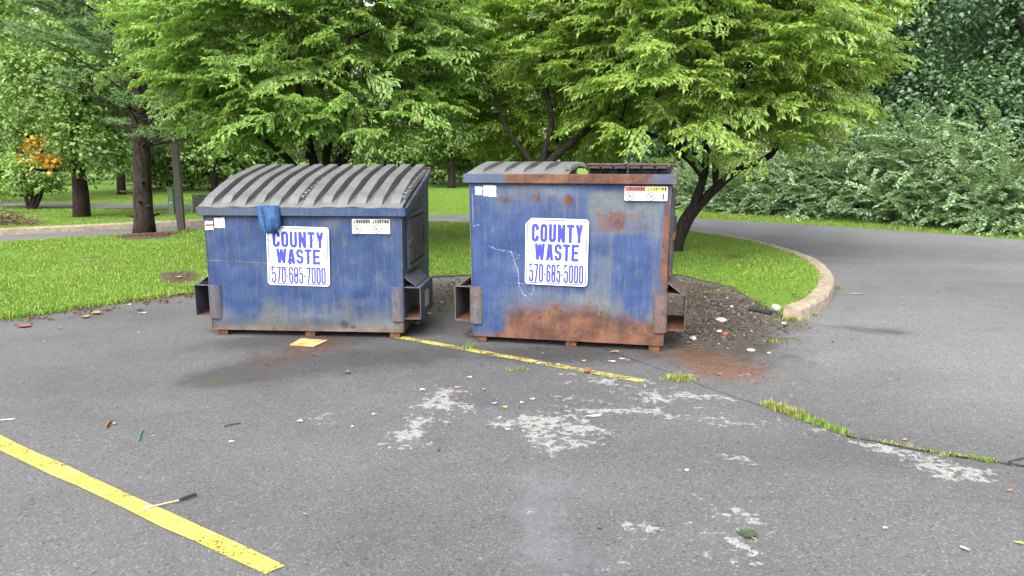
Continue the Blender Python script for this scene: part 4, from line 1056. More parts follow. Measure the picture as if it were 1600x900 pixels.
# ------------------------------------------------------------------ vegetation helpers
def bark(name, c1, c2, sc=10):
    def fn(b):
        p = b.pos(); n = b.noise(b.map(p, (1, 1, 0.22)), sc * 2.2, 5, 0.7); f = b.noise(p, 30, 4, 0.65); l = b.noise(p, 6, 3, 0.6)
        base = b.mix(b.sm(n, 0.35, 0.65), c1, c2)
        base = b.mix(b.sm(l + (f - 0.5) * 0.6, 0.62, 0.74) * 0.5, base, (0.06, 0.065, 0.05))
        return dict(base=base, rough=0.92, spec=0.15, bump=(n + f * 0.4, 0.9, 0.03))
    return material(name, fn)
M_BARK = bark('cherry_bark', (0.010, 0.008, 0.007), (0.032, 0.026, 0.022))
M_BARKP = bark('pine_bark', (0.010, 0.008, 0.006), (0.042, 0.032, 0.024), 7)
M_BARKM = bark('maple_bark', (0.009, 0.006, 0.005), (0.03, 0.02, 0.014), 6)
def unit(v): return v / np.maximum(np.linalg.norm(v, axis=1), 1e-9)[:, None]
def leaves(pos, d, nrm, L, w, fold=0.18, droop=0.16, simple=False):
    """leaf blades from base pos along d; returns verts, faces"""
    d = unit(d); s = unit(np.cross(d, nrm)); nn = np.cross(s, d); n = len(pos); L = L[:, None]; w = (w * L[:, 0])[:, None]
    i = np.arange(n)[:, None]
    if simple:
        v = np.stack([pos, pos + d * L * 0.45 + s * w / 2, pos + d * L - nn * L * droop, pos + d * L * 0.45 - s * w / 2], 1).reshape(-1, 3)
        return v, i * 4 + [[0, 1, 2, 3]]
    mid = pos + d * L * 0.45
    v = np.stack([pos, mid + s * w / 2 + nn * w * fold, pos + d * L - nn * L * droop, mid - s * w / 2 + nn * w * fold], 1).reshape(-1, 3)
    f = np.concatenate([i * 4 + [[0, 1, 2]], i * 4 + [[0, 2, 3]]])
    return v, f
def spray_template(rg, length, side_n, side_len, step, Lr, fanout=1.0, droopy=1.0):
    """leafy twig along +X, up +Z: arrays of base, direction, normal, length"""
    B, D, N, L = [], [], [], []
    tw = [(0.0, 0.0, length)]
    for k in range(side_n):
        t = 0.2 + 0.7 * k / max(1, side_n - 1); tw.append((t * length, (1 if k % 2 else -1) * rg.uniform(0.5, 1.0) * fanout, side_len * rg.uniform(0.6, 1.2) * (1.15 - 0.5 * t)))
    for x0, a, ln in tw:
        m = max(2, int(ln / step)); ca, sa = math.cos(a), math.sin(a)
        for j in range(1, m + 1):
            s = ln * j / m; x = x0 + ca * s; y = sa * s; z = 0.06 * s - 0.30 * droopy * (x / length) ** 2 * length * 0.8
            for q in (1, -1):
                al = a + q * rg.uniform(0.5, 1.1); B.append((x, y, z))
                D.append((math.cos(al), math.sin(al), -rg.uniform(0.0, 0.65) * droopy)); N.append((rg.normal(0, .3), rg.normal(0, .3), 1)); L.append(rg.uniform(*Lr))
    return [np.array(q) for q in (B, D, N, L)]
def instance_sprays(temps, pos, az, tilt, scale, rg, roll=0.42):
    """put spray templates at pos, heading az, raised by tilt"""
    Bs, Ds, Ns, Ls = [], [], [], []
    idx = rg.integers(0, len(temps), len(pos))
    for k, (B, D, N, L) in enumerate(temps):
        m = np.where(idx == k)[0]
        if not len(m): continue
        ca, sa, ct, sn = np.cos(az[m]), np.sin(az[m]), np.cos(tilt[m]), np.sin(tilt[m])
        X = np.stack([ca * ct, sa * ct, sn], 1); Y = np.stack([-sa, ca, 0 * ca], 1); r = rg.normal(0, roll, len(m))
        Z = np.cross(X, Y); Y2 = Y * np.cos(r)[:, None] + Z * np.sin(r)[:, None]; Z2 = np.cross(X, Y2)
        tf = lambda A: A[None, :, 0:1] * X[:, None] + A[None, :, 1:2] * Y2[:, None] + A[None, :, 2:3] * Z2[:, None]
        S = scale[m][:, None, None]
        Bs.append((pos[m][:, None] + tf(B) * S).reshape(-1, 3)); Ds.append(tf(D).reshape(-1, 3)); Ns.append(tf(N).reshape(-1, 3))
        Ls.append((np.ones(len(m))[:, None] * L[None]).reshape(-1) * np.repeat(0.85 + 0.3 * rg.random(len(m)), len(B)))
    return [np.concatenate(q) for q in (Bs, Ds, Ns, Ls)]
def wob(pts, rg, amp):
    out = []
    for i, p in enumerate(pts):
        k = 0 if i in (0, len(pts) - 1) else amp
        out.append(Vector(p) + Vector((rg.normal(0, k), rg.normal(0, k), rg.normal(0, k))))
    return out
def smooth3(pts, n=5):
    pts = [Vector(p) for p in pts]; out = []
    for i in range(len(pts) - 1):
        p0, p1, p2, p3 = pts[max(i - 1, 0)], pts[i], pts[i + 1], pts[min(i + 2, len(pts) - 1)]
        for k in range(n):
            t = k / n; out.append(0.5 * ((2 * p1) + (p2 - p0) * t + (2 * p0 - 5 * p1 + 4 * p2 - p3) * t * t + (3 * p1 - p0 - 3 * p2 + p3) * t ** 3))
    out.append(pts[-1]); return out
def limb(mb, pts, r0, r1, n=8, sm=5):
    q = smooth3(pts, sm); k = len(q) - 1
    mb.tube(q, [r0 + (r1 - r0) * (i / k) ** 0.8 for i in range(k + 1)], n); return q
# ------------------------------------------------------------------ cherry trees with drooping leafy sprays
rg0 = np.random.default_rng(5)
CH_T = [spray_template(rg0, 0.70, 7, 0.34, 0.046, (0.05, 0.112), 1.0, rg0.uniform(0.7, 1.2)) for _ in range(7)]
def cherry(name, label, cat, base, trunks, centre, rad, nspray, mat, seed, flat=0.62, gaps=(), skirt=0.0, lsize=1.0, extra=(), group=None):
    rg = np.random.default_rng(seed); base = Vector(base)
    root = thing(name, label, cat, base, 0, group)
    mb = MB(); nodes = []
    loc = lambda p: Vector(p) - base
    for pts, r0, r1 in trunks:
        q = limb(mb, [loc(p) for p in pts], r0, r1, 9)
        if len(pts) > 2 or r1 < 0.06: nodes += [(p, r0 + (r1 - r0) * i / len(q)) for i, p in enumerate(q) if i > len(q) * 0.35]
    mb.build('trunk', M_BARK, root, smooth=True)
    # places of the sprays: layered shell of a lumpy, flat-bottomed crown
    n = nspray * 3; d = unit(rg.normal(size=(n, 3)))
    lump = 1 + 0.42 * (fbm(d * 2.1 + seed, seed, 3) - 0.5) * 2 * 0.8
    r = (0.42 + 0.58 * rg.random(n) ** 0.55) * lump
    c = np.array(centre); p = c + d * r[:, None] * np.array(rad)
    low = c[2] - rad[2] * flat
    zlow = low + 0.35 * (fbm(np.column_stack([p[:, :2] * 0.8, p[:, 0] * 0]), seed + 3, 3) - 0.5) * 2
    rh = np.hypot(p[:, 0] - c[0], p[:, 1] - c[1]) / max(rad[0], rad[1])
    zlow = zlow + skirt * np.maximum(0, rh - 0.35) ** 1.5
    ok = p[:, 2] > zlow
    for g0, gr in gaps: ok &= np.linalg.norm(p - np.array(g0), axis=1) > gr
    lay = fbm(np.column_stack([p[:, 0] * 0.8, p[:, 1] * 0.8, p[:, 2] * 1.4]), seed + 7, 3)      # leafy layers with open air between
    ok &= (lay > 0.39) | (rg.random(n) < 0.45)
    p, d = p[ok][:nspray], d[ok][:nspray]
    if len(extra):
        ex = np.array([q[:3] for q in extra]); p = np.concatenate([p, ex]); d = np.concatenate([d, unit(ex - c)])
    az = np.arctan2(d[:, 1], d[:, 0]) + rg.normal(0, 0.55, len(p)); tilt = 0.30 * d[:, 2] + 0.12 + rg.normal(0, 0.22, len(p))
    B, D, N, L = instance_sprays(CH_T, p - np.array(base), az, tilt, rg.uniform(0.6, 1.2, len(p)), rg)
    D[:, 2] -= 0.06
    v, f = leaves(B, D, N, L * lsize, 0.40 + 0.08 * rg.random(len(B)), 0.2, 0.22)
    link('crown', mesh_np('crown', v, f), mat, root)
    # branches feeding the crown
    bm_ = MB(); npos = np.array([tuple(q[0]) for q in nodes]); nr = [q[1] for q in nodes]
    order = rg.permutation(len(p))[:190]
    tips = []
    for k in order:
        t = Vector(p[k]) - base; dd = np.linalg.norm(npos - np.array(t), axis=1) + 0.25 * np.maximum(0, npos[:, 2] - t.z)
        j = int(np.argmin(dd)); a = Vector(npos[j]); ln = (t - a).length
        if ln < 0.3 or ln > 3.2: continue
        mid = a.lerp(t, 0.45) + Vector((rg.normal(0, .08), rg.normal(0, .08), 0.13 * ln + rg.normal(0, .05)))
        r0 = min(nr[j] * 0.7, 0.010 + 0.013 * ln)
        q = limb(bm_, [a, mid, a.lerp(t, 0.8) + Vector((0, 0, 0.08 * ln)), t], r0, 0.005, 5, 4)
        if rg.random() < 0.65:
            npos = np.concatenate([npos, np.array([tuple(x) for x in q[4:-3:2]])]); nr += [r0 * 0.6] * len(q[4:-3:2])
    bm_.build('branches', M_BARK, root, smooth=True)['kind'] = 'stuff'
    return root
CH_A = leafmat('cherry_leaves', (0.105, 0.19, 0.038), (0.16, 0.265, 0.058), (0.235, 0.335, 0.1), 0.5, (0.006, (0.2, 0.10, 0.03)), 0.42, 0.45)
CH_B = leafmat('cherry_leaves_yellowish', (0.125, 0.21, 0.036), (0.19, 0.285, 0.056), (0.275, 0.37, 0.1), 0.52, (0.012, (0.22, 0.11, 0.03)), 0.42, 0.45)
CH_C = leafmat('cherry_leaves_lime', (0.13, 0.22, 0.03), (0.195, 0.295, 0.048), (0.28, 0.375, 0.08), 0.54, (0.006, (0.22, 0.12, 0.04)), 0.45, 0.4)
def gz(x, y): return float(island_z(np.array([[x, y]]))[0]) - 0.03
# right cherry: leaning trunk, forks seen beside the tall dumpster
Y = 13.0
tb = G(1054, 402); tb = Vector((tb.x, tb.y, gz(tb.x, tb.y)))
pp = lambda px, py, y=Y: P(px, py, y)
cherry('cherry_tree', 'cherry tree with leaning dark forked trunk behind the tall rusty dumpster', 'tree', tb,
    [([tb, pp(1060, 372), pp(1072, 345), pp(1083, 328)], 0.145, 0.115), ([pp(1080, 335), pp(1092, 300), pp(1101, 270), pp(1104, 235), pp(1112, 180), pp(1128, 110), pp(1140, 30)], 0.095, 0.03),
     ([pp(1082, 332), pp(1100, 312), pp(1126, 287), pp(1150, 268), pp(1185, 252), pp(1208, 238), pp(1222, 205), pp(1240, 150), pp(1275, 80)], 0.10, 0.03),
     ([pp(1101, 275), pp(1085, 255), pp(1066, 236, 13.3), pp(1050, 190, 13.6), pp(1015, 120, 13.8), pp(990, 40, 13.8)], 0.10, 0.03),
     ([pp(1120, 290, 13.1), pp(1118, 255, 12.8), pp(1128, 225, 12.4), pp(1150, 180, 11.8), pp(1165, 110, 11.3)], 0.07, 0.025),
     ([pp(1066, 236, 13.3), pp(1030, 215, 12.9), pp(990, 200, 12.4), pp(950, 170, 12)], 0.05, 0.02), ([pp(1066, 236, 13.3), pp(1075, 170, 13), pp(1090, 90, 12.8), pp(1080, 10, 12.6)], 0.055, 0.02),
     ([pp(1222, 205), pp(1270, 180), pp(1320, 160), pp(1370, 130)], 0.035, 0.012)],
    (3.05, 12.8, 4.0), (2.5, 2.5, 2.5), 1550, CH_B, 21, 0.68,
    extra=[tuple(pp(a - 42, b - 22, y)) for a, b, y in ((1120, 268, 12.0), (1150, 262, 11.6), (1135, 255, 12.2), (1165, 258, 12.4), (1100, 262, 11.4), (1375, 110, 12.2), (1385, 95, 12.2), (1395, 85, 12.1), (1355, 130, 12), (1340, 170, 12), (1365, 160, 12.3), (1345, 200, 12.2), (1320, 215, 12), (1300, 235, 12), (1270, 240, 11.8), (1375, 130, 12.4), (1330, 145, 11.8), (1350, 60, 12), (1130, 215, 10.6), (1110, 225, 10.6), (1150, 220, 10.5), (1050, 215, 10.8), (1020, 225, 11), (1180, 235, 10.8), (1215, 240, 11), (1240, 245, 11.2), (1000, 215, 11))])
# left cherry behind the sloping dumpster
Y = 12.8
tb = G(505, 402); tb = Vector((tb.x, tb.y, gz(tb.x, tb.y)))
cherry('cherry_tree', 'wide cherry tree with several dark stems behind the dumpster with sloping lids', 'tree', tb,
    [([tb, pp(507, 370), pp(510, 330)], 0.24, 0.2), ([pp(508, 345), pp(520, 290), pp(533, 250), pp(534, 215), pp(540, 150), pp(545, 60)], 0.15, 0.04),
     ([pp(506, 345), pp(500, 290), pp(488, 245), pp(482, 215), pp(470, 150), pp(440, 60)], 0.12, 0.035), ([pp(505, 340), pp(508, 290), pp(510, 240), pp(516, 205), pp(500, 120), pp(510, 20)], 0.10, 0.03),
     ([pp(495, 300, 12.7), pp(455, 254, 12.3), pp(435, 235, 12), pp(412, 218, 11.8), pp(370, 190, 11.4), pp(320, 150, 11.2)], 0.075, 0.02),
     ([pp(533, 260), pp(560, 215, 12.4), pp(600, 170, 12), pp(640, 120, 11.8)], 0.07, 0.02), ([pp(533, 240, 13), pp(580, 200, 13.5), pp(640, 160, 14), pp(690, 100, 14)], 0.06, 0.02),
     ([pp(482, 215), pp(430, 160, 13.2), pp(360, 120, 13.6), pp(300, 70, 13.6)], 0.06, 0.02), ([pp(482, 245), pp(478, 200, 11.8), pp(465, 140, 11), pp(470, 60, 10.6)], 0.06, 0.02)],
    (-3.35, 12.7, 3.75), (2.35, 2.4, 2.45), 1600, CH_A, 33, 0.71, skirt=1.4,
    extra=[tuple(pp(a, b - 34, y)) for a, b, y in ((232, 128, 11.6), (245, 125, 11.6), (250, 100, 11.8), (265, 110, 11.4), (285, 135, 11.2), (300, 160, 11.3), (330, 180, 11.2), (270, 85, 11.6), (360, 200, 10.8), (400, 215, 10.5), (430, 210, 10.3), (560, 235, 10.6), (545, 232, 10.8), (600, 215, 10.5), (640, 215, 10.6), (470, 195, 10), (520, 200, 10), (680, 200, 11), (250, 60, 11.8), (280, 40, 11.8))])
# middle cherry, further back and yellower
Y = 15.6
tb = Vector((0.8, 15.6, gz(0.8, 15.6)))
cherry('cherry_tree', 'lime green cherry tree standing behind and between the two dumpsters', 'tree', tb,
    [([tb, pp(848, 320), pp(846, 280)], 0.12, 0.09), ([pp(846, 285), pp(850, 240), pp(862, 190), pp(850, 120), pp(845, 40)], 0.07, 0.03), ([pp(846, 275), pp(820, 240), pp(790, 200), pp(770, 140)], 0.07, 0.02), ([pp(850, 260), pp(890, 225), pp(930, 190), pp(960, 120)], 0.08, 0.02), ([pp(848, 250), pp(870, 220, 14.6), pp(880, 150, 14)], 0.06, 0.02)],
    (0.75, 15.4, 3.75), (1.75, 2.1, 2.5), 950, CH_C, 47, 0.82)
# ------------------------------------------------------------------ pine on the island
pb = G(226, 373); pb = Vector((pb.x, pb.y, gz(pb.x, pb.y)))
def pine():
    rg = np.random.default_rng(8)
    root = thing('pine_tree', 'tall pine with straight dark trunk and bare lower limbs beside the pole', 'tree', pb)
    top = P(213, 20, pb.y) - pb; ax = top.normalized(); H = 11.0
    mb = MB(); pts = []; rad = []
    for i in range(40):
        h = H * i / 39; p = ax * (h / ax.z); pts.append(p + Vector((0.012 * math.sin(i * 1.3), 0.012 * math.cos(i * 1.7), 0)))
        rad.append((0.205 - 0.018 * h) * (1 + 0.22 * math.exp(-h * 4.5)) * (1 + 0.03 * math.sin(i * 2.4)))
    mb.tube(pts, rad, 14)
    for h, a, l in ((0.42, 0.3, .12), (0.40, 3.4, .14), (0.92, 3.3, .26), (1.0, 0.2, .2), (0.72, 4.9, .14), (1.3, 2.8, .12), (0.62, 5.6, .12), (1.15, 5.2, .13)):
        p = ax * h; mb.tube([p, p + Vector((math.cos(a) * .2, math.sin(a) * .2, .02)), p + Vector((math.cos(a) * (.2 + l), math.sin(a) * (.2 + l), .05))], [0.04, 0.032, 0.022], 6)
    mb.build('trunk', M_BARKP, root, smooth=True)
    br = MB(); T = []; TD = []
    h = 1.9
    while h < 10.5:
        for k in range(4 if h < 3 else 5):
            a = rg.uniform(0, 2 * math.pi); L = 3.1 * (1 - h / 13.5) * rg.uniform(0.75, 1.1)
            o = ax * h; up = rg.uniform(0.35, 0.9) if h > 2.6 else rg.uniform(0.0, 0.5)
            dr = Vector((math.cos(a), math.sin(a), 0))
            pts = [o, o + dr * L * .35 + Vector((0, 0, up * L * .32)), o + dr * L * .7 + Vector((rg.normal(0, .06), rg.normal(0, .06), up * L * .55)), o + dr * L + Vector((0, 0, up * L * .72))]
            q = limb(br, pts, 0.028, 0.006, 5, 5)
            bare_f = 0.55 if h < 3.2 else 0.3
            for i in range(int(len(q) * 0.18), len(q) - 1):
                for s in (-1, 1, -1):
                    if rg.random() < 0.25: continue
                    ta = a + s * rg.uniform(.5, 1.1); ln = rg.uniform(.25, .7) * (1.1 - 0.5 * i / len(q))
                    e = q[i] + Vector((math.cos(ta) * ln, math.sin(ta) * ln, rg.uniform(-.02, .22) * ln))
                    br.tube([q[i], q[i].lerp(e, .5) + Vector((0, 0, -.02)), e], [0.007, 0.005, 0.003], 4, False)
                    if i / len(q) > bare_f and (h > 2.6 or rg.random() < .5):
                        for z in (1.0, .72, .45): T.append(tuple(q[i].lerp(e, z))); TD.append(tuple((e - q[i]).normalized()))
            for z in (1.0, .9): T.append(tuple(q[-1].lerp(q[-2], 1 - z))); TD.append(tuple((q[-1] - q[-3]).normalized()))
        h += rg.uniform(.26, .4)
    br.build('branches', M_BARKP, root)['kind'] = 'stuff'
    T = np.array(T); TD = np.array(TD); m = 28
    p = np.repeat(T, m, 0) + np.repeat(TD, m, 0) * rg.uniform(-.12, .05, (len(T) * m, 1))
    d = unit(np.repeat(TD, m, 0) * 0.75 + rg.normal(0, .62, (len(p), 3)))
    L = rg.uniform(.09, .15, len(p)); s = unit(np.cross(d, rg.normal(size=d.shape))) * 0.008
    v = np.stack([p - s, p + s, p + d * L[:, None]], 1).reshape(-1, 3)
    link('crown', mesh_np('crown', v, np.arange(len(p) * 3).reshape(-1, 3)), leafmat('pine_needles', (0.085, 0.16, 0.065), (0.14, 0.235, 0.09), (0.20, 0.30, 0.12), 0.3), root)
pine()
# ------------------------------------------------------------------ broadleaf trees with clumped crowns
def clump_leaves(rg, lobes, n, size, base, flatten=0.8, up=0.45):
    """leaves on the shells of many clumps; lobes = list of (centre, radius)"""
    lc = np.array([l[0] for l in lobes]); lr = np.array([l[1] for l in lobes]); pr = lr ** 2 / (lr ** 2).sum()
    k = rg.choice(len(lobes), n // 7 + 1, p=pr)
    d = unit(rg.normal(size=(len(k), 3)) + np.array([0, 0, up]))
    c = lc[k] + d * (lr[k] * (0.62 + 0.42 * rg.random(len(k)) ** 0.7))[:, None] * np.array([1, 1, flatten])
    c = np.repeat(c, 7, 0)[:n]; dd = np.repeat(d, 7, 0)[:n]
    p = c + rg.normal(0, size * 0.75, (n, 3)) * np.array([1, 1, 0.6])
    nrm = unit(dd * 0.6 + np.array([0, 0, 0.75]) + rg.normal(0, .42, (n, 3)))
    t = unit(np.cross(nrm, rg.normal(size=(n, 3)))); t = unit(t + dd * 0.35 - np.array([0, 0, 0.35]))
    return p - np.array(base), t, nrm, size * rg.uniform(.65, 1.3, n)
def lobes_for(rg, c, rad, k, lr):
    out = []
    for _ in range(k):
        d = rg.normal(size=3); d /= np.linalg.norm(d); r = rg.uniform(.25, .82)
        out.append((np.array(c) + d * r * np.array(rad), lr * rg.uniform(.7, 1.25)))
    return out
def broadleaf(name, label, cat, base, height, rad, cz, nleaf, size, mat, seed, group=None, k=26, lr=None, tr=0.2, bk=None, part='crown', wfac=0.55):
    rg = np.random.default_rng(seed); base = Vector(base)
    root = thing(name, label, cat, base, 0, group)
    c = (base.x, base.y, base.z + cz); lr = lr or 0.42 * (rad[0] + rad[2]) / 2
    lb = lobes_for(rg, c, rad, k, lr)
    mb = MB()
    t = Vector((rg.normal(0, .15), rg.normal(0, .15), min(height * .8, cz + rad[2] * .3)))
    limb(mb, [(0, 0, -.05), t * 0.3 + Vector((rg.normal(0, .08), 0, 0)), t * .65, t], tr * 1.15, tr * .3, 8)
    for l in lb[:min(9, len(lb))]:
        e = Vector(l[0]) - base; s = t * rg.uniform(.3, .7)
        limb(mb, [s, s.lerp(e, .5) + Vector((0, 0, .2)), e], tr * .38, tr * .08, 5, 3)
    mb.build('trunk', bk or M_BARK, root, smooth=True)
    p, d, n, L = clump_leaves(rg, lb, nleaf, size, base)
    v, f = leaves(p, d, n, L, wfac, simple=True, droop=.2)
    link(part, mesh_np('crown', v, f), mat, root)
    return root
W1m = leafmat('woodland_leaves', (0.078, 0.14, 0.03), (0.132, 0.22, 0.048), (0.2, 0.3, 0.085), 0.3)
W2m = leafmat('woodland_leaves_light', (0.1, 0.175, 0.038), (0.16, 0.255, 0.06), (0.24, 0.335, 0.105), 0.35)
W3m = leafmat('woodland_leaves_dark', (0.028, 0.07, 0.026), (0.05, 0.112, 0.038), (0.09, 0.17, 0.062), 0.25)
W4m = leafmat('woodland_leaves_bluish', (0.024, 0.058, 0.024), (0.048, 0.1, 0.038), (0.095, 0.165, 0.07), 0.25, None, 0.45, 0.5)
def fz(x, y): return float(far_z(np.array([[x, y]]))[0])
# woodland edge behind the far lawn
rng2 = random.Random(77); n = 0
for i in range(22):
    x = -71 + i * 5.4 + rng2.uniform(-1.5, 1.5); y = 51 + rng2.uniform(-3, 6) - (3 if abs(x) < 12 else 0); h = rng2.uniform(13, 19); r = rng2.uniform(3.6, 5.0)
    light = i in (8, 9, 11, 14)
    broadleaf('woodland_tree', 'paler green tall tree in the woodland edge beyond the far lawn' if light else 'dark green tall tree in the woodland edge beyond the far lawn', 'tree',
        (x, y, fz(x, y)), h, (r, r * .9, h * .44), h * .54, 7200, 0.42, (W2m if light else (W1m if i % 3 else W3m)), 100 + i, 'pale trees of the woodland edge' if light else 'dark trees of the woodland edge', 34, 1.75, 0.3)
for i in range(15):
    x = -36 + i * 4.1 + rng2.uniform(-1, 1); y = 46.5 + rng2.uniform(-1.0, 1.5); h = rng2.uniform(3.6, 6.0)
    broadleaf('woodland_shrub', 'low leafy shrub at the foot of the woodland edge', 'shrub', (x, y, fz(x, y)), h, (2.6, 1.8, h * .52), h * .48, 5200, 0.24, W2m if i % 3 else W1m, 140 + i, 'shrubs along the woodland edge', 24, 0.95, 0.08)
# trees at the left
mb_ = G(128, 337)
def maple():
    base = Vector((mb_.x, mb_.y, -0.03)); rg = np.random.default_rng(61)
    root = thing('maple_tree', 'maple with thick straight trunk and one branch of orange leaves', 'tree', base)
    t = MB(); q = [P(128, 340, base.y) - base, P(126, 300, base.y) - base, P(122, 262, base.y) - base, P(118, 200, base.y) - base, P(122, 100, base.y) - base, P(128, 0, base.y) - base]
    q[0].z = -.06
    limb(t, q, 0.27, 0.12, 12)
    for a in ([(120, 268), (95, 258), (70, 240), (45, 215), (25, 205)], [(105, 262), (70, 266), (40, 262)], [(122, 240), (165, 200), (210, 170)], [(118, 200), (80, 150), (40, 110)], [(120, 180), (150, 120), (190, 70)], [(122, 130), (90, 70), (70, 10)]):
        limb(t, [P(x, y_, base.y - 0.5 * i) - base for i, (x, y_) in enumerate(a)], 0.10, 0.02, 6, 4)
    t.build('trunk', M_BARKM, root, smooth=True)
    c = P(105, 120, base.y)
    lb = lobes_for(rg, c, (3.0, 2.6, 2.9), 30, 1.05) + [(P(x, y_, base.y - dy), r) for x, y_, dy, r in ((150, 262, .3, .55), (170, 255, .6, .6), (130, 255, 1.2, .5), (100, 240, 1, .6), (165, 235, 1, .8), (190, 240, .4, .6), (120, 215, 1.4, .8), (60, 205, .8, .7), (20, 200, .6, .8), (110, 195, 1.6, .9))]
    p, d, n, L = clump_leaves(rg, [(np.array(a), b) for a, b in lb], 32000, 0.105, base)
    v, f = leaves(p, d, n, L, .8, simple=True, droop=.25); link('crown', mesh_np('crown', v, f), W1m, root)
    lb = [(np.array(P(x, y_, base.y - 1.6)), r) for x, y_, r in ((75, 258, .16), (62, 253, .17), (82, 252, .13), (55, 218, .16), (70, 222, .13), (45, 232, .11), (35, 246, .10), (28, 249, .08), (50, 240, .10), (66, 226, .12))]
    p, d, n, L = clump_leaves(rg, lb, 230, 0.14, base)
    v, f = leaves(p, d, n, L, .8, simple=True, droop=.25); o = link('orange_foliage', mesh_np('crown', v, f), leafmat('orange_leaves', (0.30, 0.15, 0.015), (0.38, 0.21, 0.03), (0.44, 0.28, 0.06), .3), root)
    o['label'] = 'small branch of leaves already turned orange'
maple()
def at_ground(px, py): g_ = G(px, py); return (g_.x, g_.y, -0.03)
def shrub_tree():
    base = Vector(at_ground(50, 325)); rg = np.random.default_rng(19)
    root = thing('small_tree', 'small multi stemmed tree with low rounded crown at the left by the path', 'tree', base)
    t = MB(); Yb = base.y
    for a in ([(46, 326), (40, 305), (42, 285), (30, 262)], [(50, 326), (56, 308), (70, 295), (85, 280)], [(52, 326), (66, 300), (60, 275)], [(48, 326), (50, 300), (48, 270)]):
        q = [P(x, y_, Yb) - base for x, y_ in a]; q[0].z = -.05; limb(t, q, 0.085, 0.02, 6, 4)
    t.build('trunk', M_BARK, root, smooth=True)
    lb = [(np.array(P(x, y_, Yb + dy)), r) for x, y_, dy, r in ((20, 280, 0, .55), (40, 270, -.5, .6), (65, 278, 0, .55), (80, 285, .3, .45), (5, 285, .2, .6), (50, 262, .4, .6), (30, 290, -.6, .4), (85, 272, -.3, .45), (-20, 275, 0, .7), (60, 290, -.4, .35), (20, 262, .2, .6))]
    p, d, n, L = clump_leaves(rg, lb, 6500, 0.12, base); v, f = leaves(p, d, n, L, .6, simple=True, droop=.2)
    link('crown', mesh_np('crown', v, f), W2m, root)
shrub_tree()
for i, (px, py, h, r, m, lab) in enumerate(((-40, 318, 11, 3.6, W1m, 'tall leafy tree at the far left edge behind the small tree'), (40, 306, 13, 3.4, W2m, 'pale leafy tree between the maple and the far left edge'), (190, 303, 14, 4.0, W1m, 'tall green tree rising behind the pine trunk'), (335, 300, 9.5, 4.2, W2m, 'light green tree with drooping boughs behind the lamp post'), (440, 298, 13, 4.0, W1m, 'tall green tree behind the left cherry crown'))):
    b_ = G(px, py); broadleaf('lawn_tree', lab, 'tree', (b_.x, b_.y, fz(b_.x, b_.y)), h, (r, r * .9, h * (.45 if i < 2 else .47)), h * (.53 if i < 2 else .47), 17000, 0.21, m, 200 + i, None, 40, 1.15, 0.2)
for i, (px, py, h, r, m, lab) in enumerate(((302, 297, 3.0, 2.2, W2m, 'pale shrub on the far lawn right of the lamp post'), (350, 296, 3.4, 2.4, W2m, 'pale shrub on the far lawn behind the rear corner of the sloping lids'), (410, 294, 3.2, 2.4, W1m, 'green shrub on the far lawn below the left end of the cherry crown'), (625, 290, 4.2, 2.4, W1m, 'dark green shrub seen right above the end of the sloping lids'), (680, 289, 4.6, 2.5, W3m, 'darkest shrub in the gap between the dumpsters'), (735, 288, 4.2, 2.4, W1m, 'green shrub rising behind the left corner of the tall dumpster'), (250, 297, 2.6, 2.0, W1m, 'green shrub on the far lawn between pine and lamp post'))):
    b_ = G(px, py); broadleaf('lawn_shrub', lab, 'shrub', (b_.x, b_.y, fz(b_.x, b_.y)), h, (r, r * .7, h * .52), h * .47, 6500, 0.2, m, 250 + i, None, 28, .85, 0.08)
# dark trees behind the hedge on the right
for i, (x, y, h, r, m, lab) in enumerate(((13.2, 27.5, 12, 3.6, W4m, 'dark tree behind the hedge next to the right cherry crown'), (18.2, 26.5, 13, 4.0, W4m, 'biggest dark tree behind the middle of the hedge'), (23.5, 25.0, 12, 3.8, W3m, 'dark tree behind the hedge at the right edge'), (8.6, 33, 11, 3.2, W3m, 'dark tree half hidden behind the right cherry'), (3.0, 36, 12, 3.6, W3m, 'dark tree behind the lime green cherry'), (20.5, 31, 15, 4.4, W3m, 'tallest dark tree behind the others on the right'), (-3.5, 43, 8, 3.6, W1m, 'dark rounded tree seen in the gap between the dumpsters'))):
    broadleaf('dark_tree', lab, 'tree', (x, y, fz(x, y)), h, (r, r * .9, h * .46), h * .50, 19000, 0.175, m, 230 + i, None, 52, 1.2, 0.22, wfac=0.65)
for i, (x, y, h, r, lab) in enumerate(((10.5, 27, 4.6, 3.0, 'dark shrub rising just behind the left part of the hedge'), (15.5, 25.5, 5.4, 3.2, 'dark shrub rising behind the tallest hedge bush'), (20.5, 24.0, 5.6, 3.2, 'dark shrub behind the hedge at the right edge'), (6.0, 30, 4.4, 3.0, 'dark shrub behind the leaning cherry trunk'))):
    broadleaf('dark_shrub', lab, 'shrub', (x, y, fz(x, y)), h, (r, r * .7, h * .55), h * .48, 11000, 0.16, W4m, 270 + i, None, 34, 1.0, 0.1, wfac=0.65)
